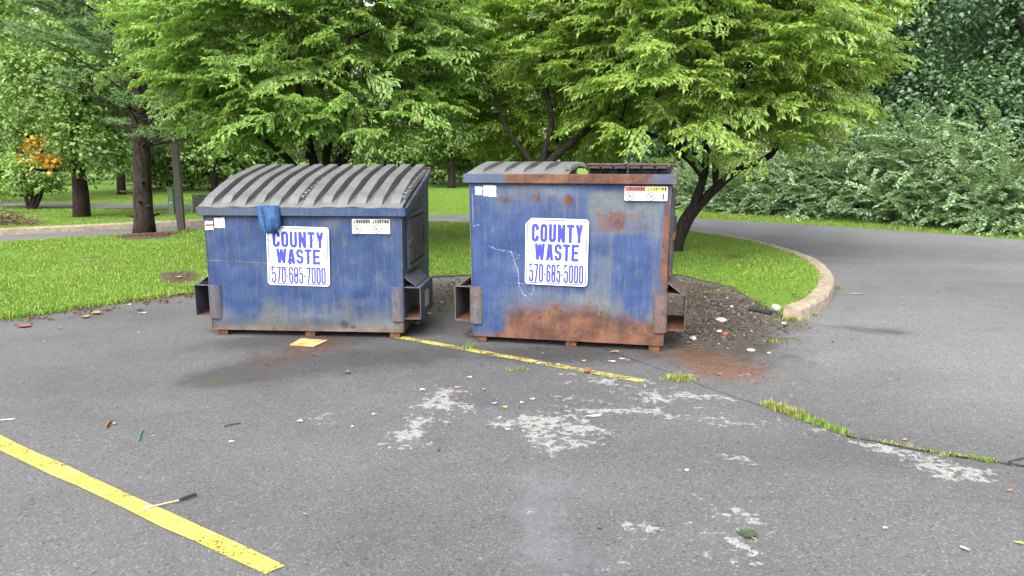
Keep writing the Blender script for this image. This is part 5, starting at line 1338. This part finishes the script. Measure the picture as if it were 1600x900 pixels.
# ------------------------------------------------------------------ hedge of arching bushes
rgh = np.random.default_rng(12)
def arch_template(rg):
    B, D, N, L = [], [], [], []; ln = 0.95
    for j in range(34):
        s = ln * (j + 1) / 34; x = s; z = 0.25 * s - 0.42 * s * s
        for q in (1, -1):
            al = q * rg.uniform(.6, 1.2); B.append((x, rg.normal(0, .02), z + rg.normal(0, .015))); D.append((math.cos(al), math.sin(al), .25 - .5 * s)); N.append((rg.normal(0, .25), rg.normal(0, .25), 1)); L.append(rg.uniform(.055, .10) * (1.15 - .45 * s / ln))
    return [np.array(q) for q in (B, D, N, L)]
AT = [arch_template(rgh) for _ in range(5)]
HM = leafmat('honeysuckle_leaves', (0.11, 0.18, 0.08), (0.18, 0.27, 0.13), (0.28, 0.375, 0.215), 0.26, None, 0.42, 0.5)
def bush(px, py, w, h, label, seed, n=430, lean=-0.7):
    rg = np.random.default_rng(seed); g_ = G(px, py); base = Vector((g_.x, g_.y + w * .42 + 1.0, -0.03))
    root = thing('honeysuckle_bush', label, 'bush', base, 0, 'bushes of the hedge along the road')
    d = unit(rg.normal(size=(n, 3)) * np.array([1, 1, .8]) + np.array([0, -.55, .35])); d[:, 2] = np.abs(d[:, 2])
    lump = 0.52 + 0.95 * fbm(d * 2.3 + seed, seed, 3)
    p = d * (rg.uniform(.55, .95, n) * lump)[:, None] * np.array([w / 2, w / 2.2, h]); p[:, 2] = np.maximum(p[:, 2], .12)
    az = np.arctan2(d[:, 1] - .35, d[:, 0] + lean * 1.1) + rg.normal(0, .75, n); tilt = rg.normal(.12, .42, n) + .3 * d[:, 2]
    B, D, N, L = instance_sprays(AT, p, az, tilt, rg.uniform(.7, 1.2, n), rg, .45)
    v, f = leaves(B, D, N, L, 0.72, simple=True, droop=.15)
    ck = p[rg.integers(0, n, 60)]
    B2, D2_, N2, L2 = clump_leaves(rg, [(q * np.array([.92, .92, .9]), .34) for q in ck], 5200, .085, (0, 0, 0), .9, .5)
    v2, f2 = leaves(B2, D2_, N2, L2, .7, simple=True, droop=.15)
    f = np.concatenate([f, f2 + len(v)]); v = np.concatenate([v, v2])
    v[:, 2] = np.maximum(v[:, 2], -0.01)
    link('crown', mesh_np('crown', v, f), HM, root)
    mb = MB()
    for k in range(16):
        e = Vector(p[rg.integers(0, n)]); limb(mb, [(rg.normal(0, .2), rg.normal(0, .2), -.03), e * .45 + Vector((0, 0, .25 * h)), e], .03, .006, 5, 3)
    mb.build('stems', M_BARK, root)['kind'] = 'stuff'
for i, a in enumerate(((1120, 330, 3.0, 1.6, 'low bush at the left end of the hedge beside the cherry trunk'), (1205, 337, 3.6, 2.1, 'pale green arching bush second from the left end of the hedge'), (1300, 344, 3.6, 2.6, 'arching bush left of the tallest one in the hedge'), (1400, 350, 4.0, 3.6, 'tallest arching bush in the middle of the hedge'), (1505, 357, 3.8, 3.3, 'big arching bush right of the tallest one in the hedge'), (1600, 365, 3.6, 3.0, 'arching bush of the hedge at the right edge of view'), (1700, 376, 3.4, 2.2, 'last bush of the hedge beyond the right edge'))):
    bush(*a[:5], 300 + i, 360)
# ------------------------------------------------------------------ street furniture
M_POST = plain('dark_bronze_paint', (0.042, 0.040, 0.030), 0.55, 0.4, 0.25, 5)
M_STEEL = plain('galvanised_steel', (0.25, 0.25, 0.25), 0.5, 0.5, 0.2, 30, 0.6)
M_GREENBOX = plain('green_box_paint', (0.055, 0.095, 0.045), 0.6, 0.4, 0.2, 6)
pz = G(284, 363)
lp = thing('lamp_post', 'dark square lamp post standing on the grass right of the pine trunk', 'lamp post', (pz.x, pz.y, gz(pz.x, pz.y)), R(12))
HP = 6.2
taper = lambda z: 0.083 - 0.034 * z / HP
mb = MB(); vs = []
lean = (P(268, 180, pz.y).x - pz.x) / 2.9
for z in (0.02, HP):
    t = taper(z); vs += [(-t, -t, z), (t, -t, z), (t, t, z), (-t, t, z)]
mb.add(vs, [(3, 2, 1, 0), (4, 5, 6, 7)] + [(i, (i + 1) % 4, 4 + (i + 1) % 4, 4 + i) for i in range(4)]).build('post', M_POST, lp, bevel=0.008)
MB().box(-.15, .15, -.15, .15, 0.0, 0.022).build('base_plate', M_POST, lp, bevel=0.003)
for a, b_ in ((-1, -1), (1, -1), (1, 1), (-1, 1)):
    MB().tube([(a * .125, b_ * .125, .0225), (a * .125, b_ * .125, .11)], .013, 6).tube([(a * .125, b_ * .125, .0226), (a * .125, b_ * .125, .042)], .026, 6).build('anchor_bolt', M_STEEL, lp)
MB().box(-.10, -.0835, -.04, .04, .30, .46).build('hand_hole_cover', M_POST, lp, bevel=0.004)
hd = MB().box(-.16, .16, -.62, -.08, HP - .14, HP).build('lamp_head', M_POST, lp, bevel=0.015)
MB().box(-.12, .12, -.58, -.14, HP - .153, HP - .141).build('lens', M_OLDWHITE, hd)
g_ = G(270, 334)
ub = thing('utility_pedestal', 'narrow green utility pedestal on the lawn behind the lamp post', 'utility box', (g_.x, g_.y, -.03))
MB().box(-.085, .085, -.085, .085, 0, .78).build('housing', M_GREENBOX, ub, bevel=.01)
MB().box(-.095, .095, -.095, .095, .7805, .84).build('cap', M_GREENBOX, ub, bevel=.015)
MB().box(-.035, .035, -.088, -.0852, .35, .42).build('label_plate', M_STEEL, ub)
g_ = G(322, 331)
bn = thing('litter_bin', 'dark slatted litter bin on the lawn half hidden by the left dumpster', 'bin', (g_.x, g_.y, -.03), R(-8))
M_SLAT = plain('dark_weathered_slats', (0.04, 0.045, 0.035), .7, .3, .3, 14)
for i in range(5):
    z = .09 + i * .095
    for y0 in (-.2805, .262): MB().box(-.28, .28, y0, y0 + .018, z, z + .07).build('slat', M_SLAT, bn, bevel=.003)
    for x0 in (-.2985, .2805): MB().box(x0, x0 + .018, -.26, .26, z, z + .07).build('slat', M_SLAT, bn, bevel=.003)
for a in (-1, 1):
    for c_ in (-1, 1): MB().box(a * .262 - .016, a * .262 + .016, c_ * .244 - .016, c_ * .244 + .016, 0, .57).build('post', M_SLAT, bn)
MB().box(-.24, .24, -.225, .225, .06, .50).build('liner', M_BLACKP, bn)
MB().box(-.30, .30, -.30, .30, .571, .60).build('rim', M_SLAT, bn, bevel=.006)
# stake with a young shoot at the far left
g_ = G(2, 333)
sk = thing('staked_sapling', 'bright green sapling tied to a thin grey stake at the left edge', 'sapling', (g_.x, g_.y, -.03))
MB().tube([(.05, 0, 0), (.03, 0, .62)], .022, 6).build('stake', M_STEEL, sk)
MB().tube([(-.05, 0, 0), (-.08, 0, .4), (-.06, 0, .9)], [.016, .012, .006], 5).build('stem', M_BARK, sk)
rg = np.random.default_rng(3)
p, d, n_, L = clump_leaves(rg, [(np.array((-.1, 0, .62)), .26), (np.array((0, -.05, .85)), .2), (np.array((-.15, 0, .9)), .2)], 420, .11, (0, 0, 0))
v, f = leaves(p, d, n_, L, .55, simple=True); link('crown', mesh_np('crown', v, f), CH_C, sk)
# brush pile at the left
M_TWIG = plain('dry_twigs', (0.13, 0.085, 0.06), .9, .2, .4, 20)
g_ = G(30, 350)
bp_ = thing('brush_pile', 'heap of cut brown twigs on the grass at the left', 'brush pile', (g_.x - .35, g_.y + .2, -.03))
mb = MB(); rnd = random.Random(6)
for i in range(230):
    x = rnd.gauss(-.2, .65); y = rnd.gauss(0, .3); h = max(.02, .34 * math.exp(-(x + .35) ** 2 / .6) * rnd.uniform(.1, 1.1)); a = rnd.uniform(0, 6.28); l = rnd.uniform(.2, .6); s = rnd.uniform(-.25, .35)
    if x > 0.75: continue
    dx, dy = math.cos(a) * l, math.sin(a) * l * .6; z0 = max(.012, h - s * l * .5); z1 = max(.012, h + s * l * .5)
    mb.tube([(x - dx / 2, y - dy / 2, z0), (x + rnd.gauss(0, .03), y, (z0 + z1) / 2 + .02), (x + dx / 2, y + dy / 2, z1)], rnd.uniform(.005, .012), 4, False)
for e in ((.25, .0, .62), (.5, -.1, .45), (-.2, .1, .7)): mb.tube([(e[0] - .5, 0, .05), (e[0] - .2, e[1] * .5, e[2] * .5), e], [.014, .01, .004], 5, False)
mb.build('twigs', M_TWIG, bp_)['kind'] = 'stuff'
p, d, n_, L = clump_leaves(rg, [(np.array((-.5, -.1, .25)), .3), (np.array((-.1, -.1, .18)), .28), (np.array((-.9, 0, .25)), .3)], 500, .075, (0, 0, 0))
p[:, 2] = np.maximum(p[:, 2], .02)
v, f = leaves(p, d, n_, L, .5, simple=True); v[:, 2] = np.maximum(v[:, 2], .005); link('dead_leaves', mesh_np('dead_leaves', v, f), leafmat('browning_leaves', (.10, .13, .03), (.17, .15, .06), (.22, .16, .09), .2), bp_)
# ------------------------------------------------------------------ loose stuff on the ground
def bits(name, label, cat, spots, n, smin, smax, mat, seed, zfn, flat_=.6):
    """many small angular crumbs in one mesh"""
    rg = np.random.default_rng(seed); P_ = []
    for px, py, rx, ry, share in spots:
        c = G(px, py); ex = (G(px + rx, py) - c).x; ey = (G(px, py - ry) - G(px, py + ry)).y / 2; k = int(n * share)
        P_.append(np.column_stack([c.x + rg.normal(0, .55, k) * ex, c.y + rg.normal(0, .55, k) * ey]))
    q = np.concatenate(P_); m = len(q); s = smin + (smax - smin) * rg.random(m) ** 3.2
    octa = np.array([(1, 0, 0), (0, 1, 0), (-1, 0, 0), (0, -1, 0), (0, 0, 1), (0, 0, -.5)], float); fo = np.array([(0, 1, 4), (1, 2, 4), (2, 3, 4), (3, 0, 4), (1, 0, 5), (2, 1, 5), (3, 2, 5), (0, 3, 5)])
    a = rg.uniform(0, 6.28, m); v = octa[None] * rg.uniform(.55, 1.25, (m, 6, 1)) * s[:, None, None] * np.array([1, .75, flat_])
    ca, sa = np.cos(a)[:, None], np.sin(a)[:, None]; x = v[..., 0] * ca - v[..., 1] * sa; y = v[..., 0] * sa + v[..., 1] * ca
    V_ = np.stack([x + q[:, None, 0], y + q[:, None, 1], v[..., 2] + (zfn(q) + s * .3)[:, None]], 2).reshape(-1, 3)
    f = (np.arange(m)[:, None, None] * 6 + fo[None]).reshape(-1, 3)
    return tag(link(name, mesh_np(name, V_, f), mat), label, cat, kind='stuff')
def surf(co):
    inside = in_poly(co, isl_poly); return np.where(inside, island_z(co), 0.004)
def gravel_fn(b):
    i = b.isl(); return dict(base=b.mix(b.sm(i, .0, .7), (.035, .029, .024), b.mix(b.sm(i, .88, 1.0), (.085, .068, .054), (.26, .235, .21))), rough=.9, spec=.2)
M_GRAVEL = material('gravel_crumbs', gravel_fn)
bits('gravel', 'dark dirt and gravel strewn beside the tall dumpster', 'gravel', [(1095, 452, 45, 22, .25), (1105, 475, 55, 28, .36), (1150, 500, 70, 26, .2), (1100, 520, 50, 16, .16), (1185, 478, 34, 12, .08), (705, 455, 34, 22, .14)], 6500, .004, .026, M_GRAVEL, 4, surf)
bits('pavement_grit', 'fine pale grit scattered over the asphalt by the dumpsters', 'grit', [(1120, 560, 120, 40, .3), (880, 560, 200, 26, .2), (900, 640, 220, 50, .2), (560, 560, 200, 40, .14), (1300, 620, 200, 70, .16), (480, 527, 160, 4, .12), (880, 545, 160, 5, .12)], 1500, .002, .011, M_GRAVEL, 9, lambda q: np.full(len(q), .004))
M_MULCH = material('mulch_chips', lambda b: dict(base=b.mix(b.isl(), (.05, .022, .014), (.2, .10, .065)), rough=.95, spec=.1))
bits('mulch', 'reddish brown mulch round the foot of the pine', 'mulch', [(232, 374, 34, 3.5, .8), (250, 372, 30, 4, .2)], 2600, .008, .045, M_MULCH, 5, lambda q: island_z(q) + .01, .35)
bits('edge_litter', 'brown leaf crumbs along the left edge of the lawn', 'leaf litter', [(30, 500, 60, 6, .2), (130, 486, 60, 5, .25), (230, 472, 60, 4, .25), (300, 462, 40, 4, .3)], 520, .006, .04, M_MULCH, 15, surf, .3)
M_STONEW = plain('pale_stone', (.34, .32, .29), .85, .25, .25, 40, 0, .3)
M_BRICK = plain('red_brick', (.20, .075, .04), .9, .2, .2, 40, 0, .3)
M_DKSTONE = plain('brown_stone', (.10, .075, .055), .9, .2, .3, 40)
def stone(px, py, size, mat, label, seed, flat_=.55, group=None, name='stone', cat='stone', asp=.8):
    c = G(px, py); z = float(surf(np.array([[c.x, c.y]]))[0]); rnd = random.Random(seed)
    bm = bmesh.new(); bmesh.ops.create_icosphere(bm, subdivisions=2, radius=1)
    ph = [rnd.uniform(0, 6) for _ in range(4)]
    for v_ in bm.verts:
        k = 1 + .22 * math.sin(v_.co.x * 2.3 + ph[0]) * math.cos(v_.co.y * 2.7 + ph[1]) + .15 * math.sin(v_.co.z * 3 + ph[2] + v_.co.x * 2)
        k = min(k, 1.08); v_.co = Vector((v_.co.x * k * size / 2, v_.co.y * k * size / 2 * asp, v_.co.z * k * size / 2 * flat_))
    lo = min(v_.co.z for v_ in bm.verts)
    me = bpy.data.meshes.new(name); bm.to_mesh(me); bm.free()
    o = link(name, me, mat, None, (c.x, c.y, z - lo - size * .06), (0, 0, rnd.uniform(0, 6)))
    return tag(o, label, cat, group)
stone(1127, 503, .125, M_STONEW, 'flat white stone lying on the gravel beside the tall dumpster', 1, .4)
stone(1212, 488, .125, M_STONEW, 'white block of stone at the end of the kerb', 2, .85)
stone(1133, 524.5, .075, M_BRICK, 'red brick fragment on the gravel', 3, .7)
stone(1083, 533, .075, M_STONEW, 'pale stone nearest the right foot of the tall dumpster', 4, .7)
stone(1076, 538, .075, M_DKSTONE, 'brown stone beside the right foot of the tall dumpster', 5, .5)
stone(1124, 520, .06, M_STONEW, 'small grey stone touching the brick fragment', 6, .6)
stone(1173, 549, .085, M_STONEW, 'flat white stone on the rust stained asphalt right of the gravel', 7, .3)
stone(1143, 482, .06, M_STONEW, 'pale stone in the middle of the dark gravel', 8, .6)
stone(1201, 553, .04, M_STONEW, 'small pale stone right of the flat white one', 9, .5)
stone(1225, 507, .07, M_STONEW, 'small flat pale stone below the kerb end', 10, .4)
stone(937, 827, .03, M_DKSTONE, 'brown pebble on the asphalt near the front', 11, .7, name='pebble', cat='pebble')
stone(1073, 737, .026, M_STONEW, 'white pebble alone on the asphalt right of centre', 12, .6, name='pebble', cat='pebble')
stone(918, 582, .07, M_BRICK, 'orange brown lump lying on the worn yellow line', 13, .6, name='lump', cat='debris')
stone(685, 705, .04, M_DKSTONE, 'dark brown lump below the white scrapes', 14, .5, name='lump', cat='debris', asp=.4)
def flatbit(px, py, w, d, mat, label, seed, name='paper_scrap', cat='litter', group=None, th=.003, rot=None, n=8, curl=.006, sharp=.35):
    """thin irregular scrap lying on the ground, slightly curled"""
    c = G(px, py); z = float(surf(np.array([[c.x, c.y]]))[0]) + .004; rnd = random.Random(seed); r = rnd.uniform(0, 6.28) if rot is None else rot
    ring = []; w *= .82; d *= .82
    for i in range(n):
        a = 2 * math.pi * i / n; k = 1 - sharp * rnd.random(); ring.append((math.cos(a) * w / 2 * k, math.sin(a) * d / 2 * k, th + curl * (.5 + .5 * math.cos(2 * a + seed))))
    vs = [(0, 0, th + curl * .2)] + ring + [(0, 0, 0)] + [(x, y, zz - th) for x, y, zz in ring]; fs = []
    for i in range(n):
        j = (i + 1) % n; fs += [(0, 1 + i, 1 + j), (n + 1, n + 2 + j, n + 2 + i), (1 + i, n + 2 + i, n + 2 + j, 1 + j)]
    o = MB().add(vs, fs).build(name, mat, None, loc=(c.x, c.y, z), rot=(0, 0, r)); return tag(o, label, cat, group)
M_SCRAP = plain('white_scrap', (.48, .47, .45), .8, .2, .12, 30)
M_TAN = plain('tan_scrap', (.30, .22, .13), .85, .2, .25, 30)
M_GRNP = plain('green_plastic', (.05, .22, .11), .4, .5, .1, 30)
M_YELP = plain('yellow_wrapper', (.45, .41, .08), .5, .4, .1, 30)
M_BLUEP = plain('blue_grey_wrapper', (.25, .30, .38), .5, .4, .35, 60)
M_PINK = plain('pink_scrap', (.6, .36, .36), .7, .3, .15, 30)
scr = 'white paper scraps on the asphalt'
S_ = [(660, 611, .075, .05, 'white folded scrap above the long white scrape'), (468, 660, .06, .04, 'bright white splat shaped scrap left of the scrapes'), (733, 591, .07, .025, 'narrow white scrap just in front of the worn yellow line'), (925, 652, .15, .035, 'long white paper strip on the right hand scrapes'), (832, 625, .055, .03, 'white square scrap near the yellow wrapper'), (816, 631, .04, .03, 'tiny white scrap between the wrapper and the square scrap'), (363, 692, .06, .012, 'white twisted scrap on the open asphalt at left'), (1383, 828, .035, .02, 'small white rectangle on the asphalt at lower right'), (202, 477, .06, .04, 'white crumpled scrap at the edge of the left lawn'), (222, 490, .12, .02, 'long white sliver left of the sloping dumpster'), (217, 521, .03, .02, 'small white dot of paper below the lawn edge'), (70, 535, .02, .015, 'tiny pale fleck on the asphalt at far left'), (585, 649, .05, .02, 'pale fleck left of the long white scrape'), (551, 669, .03, .025, 'pale crumb below the left splatter'), (960, 551, .16, .03, 'cream paper strip in front of the tall dumpster'), (955, 566, .10, .03, 'pale strip between the tall dumpster and the yellow line'), (912, 565, .05, .02, 'white fleck under the tall dumpster front'), (972, 562, .07, .04, 'crumpled white napkin near the right end of the yellow line'), (874, 571, .04, .02, 'white crumb between the dumpster and the line'), (845, 569, .13, .014, 'long thin white sliver beside the yellow line'), (670, 491, .10, .06, 'white scrap beside the right wall of the sloping dumpster'), (650, 506, .12, .06, 'grey white crumpled paper in the gap between the dumpsters'), (668, 484, .07, .02, 'thin white flake nearer the gravel between the dumpsters'), (690, 473, .04, .02, 'white fleck on the gravel between the dumpsters'), (736, 524, .03, .02, 'white crumb at the left foot of the tall dumpster'), (1340, 460.5, .24, .07, 'pale flattened cardboard on the road near the kerb')]
for i, (px, py, w, d, lab) in enumerate(S_): flatbit(px, py, w, d, M_TAN if 'cream' in lab or 'cardboard' in lab else M_SCRAP, lab, 40 + i, 'cardboard_scrap' if 'cardboard' in lab else 'paper_scrap', 'litter', None, rot=0.15 * ((i % 5) - 2), n=9)
flatbit(788, 638, .065, .03, M_YELP, 'yellow wrapper scrap beside the white scrapes', 80, 'wrapper', 'litter', rot=.05)
flatbit(772, 632, .06, .035, M_BLUEP, 'blue grey wrapper next to the yellow one', 81, 'wrapper', 'litter', rot=.1)
flatbit(793, 673, .06, .02, M_PINK, 'pinkish scrap on the white scrape', 82, 'paper_scrap', 'litter', rot=.3)
flatbit(716, 607, .08, .03, M_TAN, 'orange tan scrap at the top of the long white scrape', 83, 'paper_scrap', 'litter', rot=.1)
flatbit(757, 610, .05, .02, M_TAN, 'small tan scrap right of the orange one', 84, 'paper_scrap', 'litter', rot=.2)
flatbit(182, 637, .03, .022, M_GRNP, 'tiny green plastic bit on the left asphalt', 85, 'plastic_bit', 'litter')
flatbit(1131, 532, .05, .03, M_GRNP, 'green glass fragment below the brick fragment', 86, 'glass_fragment', 'litter')
flatbit(848, 554, .05, .03, M_GRNP, 'green plastic bit in front of the tall dumpster', 87, 'plastic_bit', 'litter')
flatbit(237, 679, .025, .02, M_GRNP, 'faded green flake right of the green straw', 88, 'plastic_bit', 'litter')
M_RUBBER = plain('black_rubber', (.02, .02, .02), .7, .3, .2, 20)
def tube_thing(pts, rad, mat, label, name, cat, n=7, z=0.004):
    p = []
    for px, py, h in pts:
        g_ = G(px, py); p.append(Vector((g_.x, g_.y, float(surf(np.array([[g_.x, g_.y]]))[0]) + h)))
    o0 = p[0].copy(); o = MB().tube([q - o0 for q in p], rad, n).build(name, mat, None, loc=o0, smooth=False); return tag(o, label, cat)
tube_thing([(1170, 486, .02), (1186, 489, .022), (1205, 493, .018)], .022, M_RUBBER, 'strip of black rubber lying before the grass near the kerb end', 'rubber_strip', 'litter', 8)
tube_thing([(222, 673, .006), (219, 681, .006), (217, 690, .006)], .0045, M_GRNP, 'green drinking straw on the left asphalt', 'straw', 'straw')
tube_thing([(172, 660, .009), (165, 670, .008)], .009, plain('brown_tube', (.23, .10, .03), .5, .4, .2, 60), 'brown cigar butt left of the green straw', 'cigar_butt', 'litter')
tube_thing([(177, 664, .008), (182, 664, .008)], .008, plain('tan_stub', (.25, .17, .10), .7, .3, .2, 60), 'short tan stub beside the brown cigar butt', 'cigar_butt', 'litter')
tube_thing([(0, 658, .004), (12, 657, .004), (23, 656, .004)], .004, M_SCRAP, 'thin white plastic strip at the left edge of the asphalt', 'plastic_strip', 'litter', 5)
tube_thing([(350, 668, .004), (360, 666, .008), (376, 663, .005)], .004, M_RUBBER, 'thin black twig on the asphalt left of centre', 'twig', 'twig', 5)
# broken brush
h0 = G(307, 777); h1 = G(280, 786); h2 = G(224, 798)
br_ = thing('broken_brush', 'broken brush with black handle and thin pale shaft across the yellow line', 'brush', (h1.x, h1.y, .006))
rel = lambda p, z: Vector((p.x - h1.x, p.y - h1.y, z))
MB().tube([rel(h0, .013), rel(h0.lerp(h1, .2), .013), rel(h0.lerp(h1, .8), .012), rel(h1, .010)], [.008, .0095, .0085, .006], 9).build('handle', M_RUBBER, br_)
MB().tube([rel(h1, .010), rel(h1.lerp(h2, .75), .008)], .0032, 7).build('shaft', plain('straw_coloured_shaft', (.5, .43, .2), .5, .4, .2, 40), br_)
MB().tube([rel(h1.lerp(h2, .74), .008), rel(h1.lerp(h2, .88), .009), rel(h2, .006)], [.006, .009, .004], 6).build('tip', M_SCRAP, br_)
# rusty sheet of card in front of the left dumpster
c0 = [G(*p) for p in ((452, 540), (470, 530.5), (512, 532.5), (490, 543.5))]
cm = sum(c0, Vector()) / 4
def card_fn(b):
    p = b.obj(); n = b.noise(p, 22, 5, .7); return dict(base=b.mix(b.sm(n, .38, .68), (.42, .20, .05), (.60, .43, .22)), rough=.8, spec=.2)
vs = [tuple(q - cm + Vector((0, 0, .004 + .004 * (i % 2)))) for i, q in enumerate(c0)]; vs += [(x, y, z + .004) for x, y, z in vs]
o = MB().add(vs, [(3, 2, 1, 0), (4, 5, 6, 7), (0, 1, 5, 4), (1, 2, 6, 5), (2, 3, 7, 6), (3, 0, 4, 7)]).build('cardboard_sheet', material('stained_card', card_fn), None, loc=cm)
tag(o, 'orange stained sheet of card lying before the sloping dumpster', 'cardboard')
# fallen leaves
def leaf_outline(kind):
    if kind == 'lobed':
        pts = []
        for i in range(21):
            a = R(-160 + 320 * i / 20); r = .5 + .12 * abs(math.cos(a * 2.6)); pts.append((r * math.cos(a) * .9, r * math.sin(a)))
        return pts
    return [(math.cos(a) * .5, math.sin(a) * .5 * (.42 + .12 * math.cos(a))) for a in [2 * math.pi * i / 14 for i in range(14)]]
def fallen(px, py, size, col, label, seed, rot, kind='oval', cup=.12, group=None, stem=0):
    c = G(px, py); z = float(surf(np.array([[c.x, c.y]]))[0]) + .005; rnd = random.Random(seed)
    size *= .7; ol = [(x * size * rnd.uniform(.9, 1.08), y * size * rnd.uniform(.9, 1.08)) for x, y in leaf_outline(kind)]; n = len(ol); zz = lambda x, y: cup * size * ((abs(y) / (size * .5)) ** 1.5 * .6 + (x / (size * .5)) ** 2 * .4 + .12 * math.sin(9 * x / size + seed))
    rows = [(0, 0, .0)] + [(x * .55, y * .55, max(0, zz(x * .55, y * .55))) for x, y in ol] + [(x, y, max(0, zz(x, y)) + .002) for x, y in ol]
    fs = [(0, 1 + i, 1 + (i + 1) % n) for i in range(n)] + [(1 + i, n + 1 + i, n + 1 + (i + 1) % n, 1 + (i + 1) % n) for i in range(n)]
    root = thing('fallen_leaf', label, 'leaf', (c.x, c.y, z), rot, group)
    MB().add(rows, fs).build('blade', plain('leaf_' + str(seed), tuple(c * .75 for c in col), .6, .4, .3, 30), root, smooth=False)
    if stem: MB().tube([(-size * .40, 0, .005), (-size * .7, -.01, .004), (-size * (.4 + stem), .01, .004)], .0025, 5).build('stem', plain('leaf_stem', (.3, .26, .08), .6, .3), root)
fallen(1168, 838, .112, (.05, .075, .035), 'big dull green lobed leaf on the asphalt near the front', 1, R(105), 'lobed', .16, None, .55)
fallen(38, 511, .17, (.30, .085, .06), 'red brown leaf on the asphalt at far left below the lawn', 2, .2, 'lobed', .1)
fallen(150, 491, .14, (.38, .26, .10), 'tan leaf nearer the left lawn edge', 3, .4, 'lobed', .2)
fallen(133, 497, .12, (.30, .20, .08), 'curled tan leaf just below the other tan leaf', 4, 2.2, 'lobed', .25)
fallen(93, 514, .08, (.22, .26, .06), 'small yellow green leaf on the left asphalt', 5, .3, 'oval', .1)
fallen(1577, 769, .055, (.48, .16, .05), 'orange leaf on the asphalt at the right edge', 6, .2, 'oval', .15)
fallen(1592, 851, .06, (.60, .50, .06), 'yellow leaf at the lower right corner', 7, -.5, 'oval', .15)
fallen(1508, 861, .075, (.42, .37, .27), 'pale curled dry leaf at lower right', 8, 2.2, 'oval', .3)
fallen(1205, 772, .035, (.12, .42, .04), 'bright green small leaf above the big dull leaf', 9, 2.5, 'oval', .2)
fallen(1211, 739, .025, (.20, .36, .06), 'tiny pale green leaf further up the asphalt', 10, .5, 'oval', .2)
fallen(490, 556, .075, (.20, .045, .03), 'dark red crumpled leaf before the sloping dumpster', 11, .5, 'oval', .35)
fallen(543, 584, .07, (.09, .16, .03), 'green leaf on the asphalt in front of the sloping dumpster', 12, .5, 'lobed', .3)
fallen(1413, 689, .06, (.45, .30, .14), 'tan orange leaf above the mossy joint', 13, .2, 'oval', .2)
fallen(1223, 596, .04, (.42, .36, .08), 'yellowish leaf on the road side asphalt', 14, .2, 'oval', .2)
fallen(1370, 648, .03, (.40, .36, .08), 'tiny yellow leaf on the road', 15, .9, 'oval', .2)
fallen(417, 572, .06, (.06, .035, .025), 'dark dead leaf in the rusty wet streak', 16, .9, 'oval', .3)
fallen(280, 443, .12, (.40, .27, .12), 'tan leaf on the bare soil in the left lawn', 17, .9, 'lobed', .2)
fallen(50, 447, .12, (.42, .30, .14), 'pale brown leaf in the grass at far left', 18, .9, 'lobed', .2)
# grass tufts
def tuft(px, py, w, d, n, h, mat, label, seed, name='grass_tuft', pts=None):
    rg = np.random.default_rng(seed)
    c = G(px, py); z = float(surf(np.array([[c.x, c.y]]))[0])
    if pts:
        L = [np.array(G(*q))[:2] for q in pts]; seg = rg.integers(0, len(L) - 1, n); t = rg.random(n)[:, None]
        p = np.array(L)[seg] * (1 - t) + np.array(L)[seg + 1] * t + rg.normal(0, d, (n, 2))
    else: p = np.column_stack([c.x + rg.normal(0, w / 2.6, n), c.y + rg.normal(0, d / 2.6, n)])
    k = h * .62 * rg.uniform(.4, 1.3, n)
    v, f = blades(np.column_stack([p - np.array([c.x, c.y]), 0 * k + .006]), k, .006, 1.0)
    o = link(name, mesh_np(name, v, f), mat, None, (c.x, c.y, z)); return tag(o, label, 'grass tuft')
tuft(1063, 594, .16, .09, 260, .07, M_DRYGRASS, 'yellowing tuft of grass at the end of the worn yellow line', 1)
tuft(1235, 645, 0, .028, 420, .075, M_DRYGRASS, 'straw coloured tuft at the upper end of the pavement joint', 2, pts=[(1200, 635), (1225, 643), (1255, 655)])
tuft(1285, 665, 0, .026, 420, .05, M_GRASS, 'green grass strip growing along the pavement joint', 3, pts=[(1250, 653), (1280, 664), (1325, 680)])
tuft(1480, 711, 0, .016, 200, .022, M_DRYGRASS, 'low mossy growth in the joint toward the right', 4, pts=[(1440, 704), (1490, 713), (1530, 719)])
tuft(1546, 722, .06, .03, 90, .03, M_GRASS, 'small green sprig at the right end of the joint', 5)
tuft(1390, 694, 0, .014, 70, .02, M_DRYGRASS, 'thin dry sprigs in the joint right of the grass strip', 6, pts=[(1360, 688), (1400, 696), (1425, 700)])
tuft(1240, 502, .26, .05, 170, .07, M_GRASS, 'weeds at the foot of the kerb end', 7)
tuft(1275, 494, .10, .04, 60, .05, M_GRASS, 'small weed against the kerb side', 8)
tuft(1213, 535, .15, .06, 70, .04, M_GRASS, 'bright sprig in the dirt below the kerb end', 9)
tuft(736, 544, .09, .05, 70, .06, M_GRASS, 'green sprig on the yellow line between the dumpsters', 10)
tuft(811, 580, .15, .05, 60, .035, M_GRASS, 'flat weed just in front of the worn yellow line', 11)
tuft(712, 430, .25, .12, 70, .05, M_GRASS, 'loose weeds on the gravel between the dumpsters', 12)
tuft(1112, 458, .3, .12, 90, .045, M_GRASS, 'thin weeds on the dirt beside the tall dumpster', 13)
tuft(1310, 452, .05, .1, 60, .06, M_GRASS, 'weed growing against the outer bend of the kerb', 14)
for o in (d1, d2): o['group'] = 'dumpsters standing side by side'
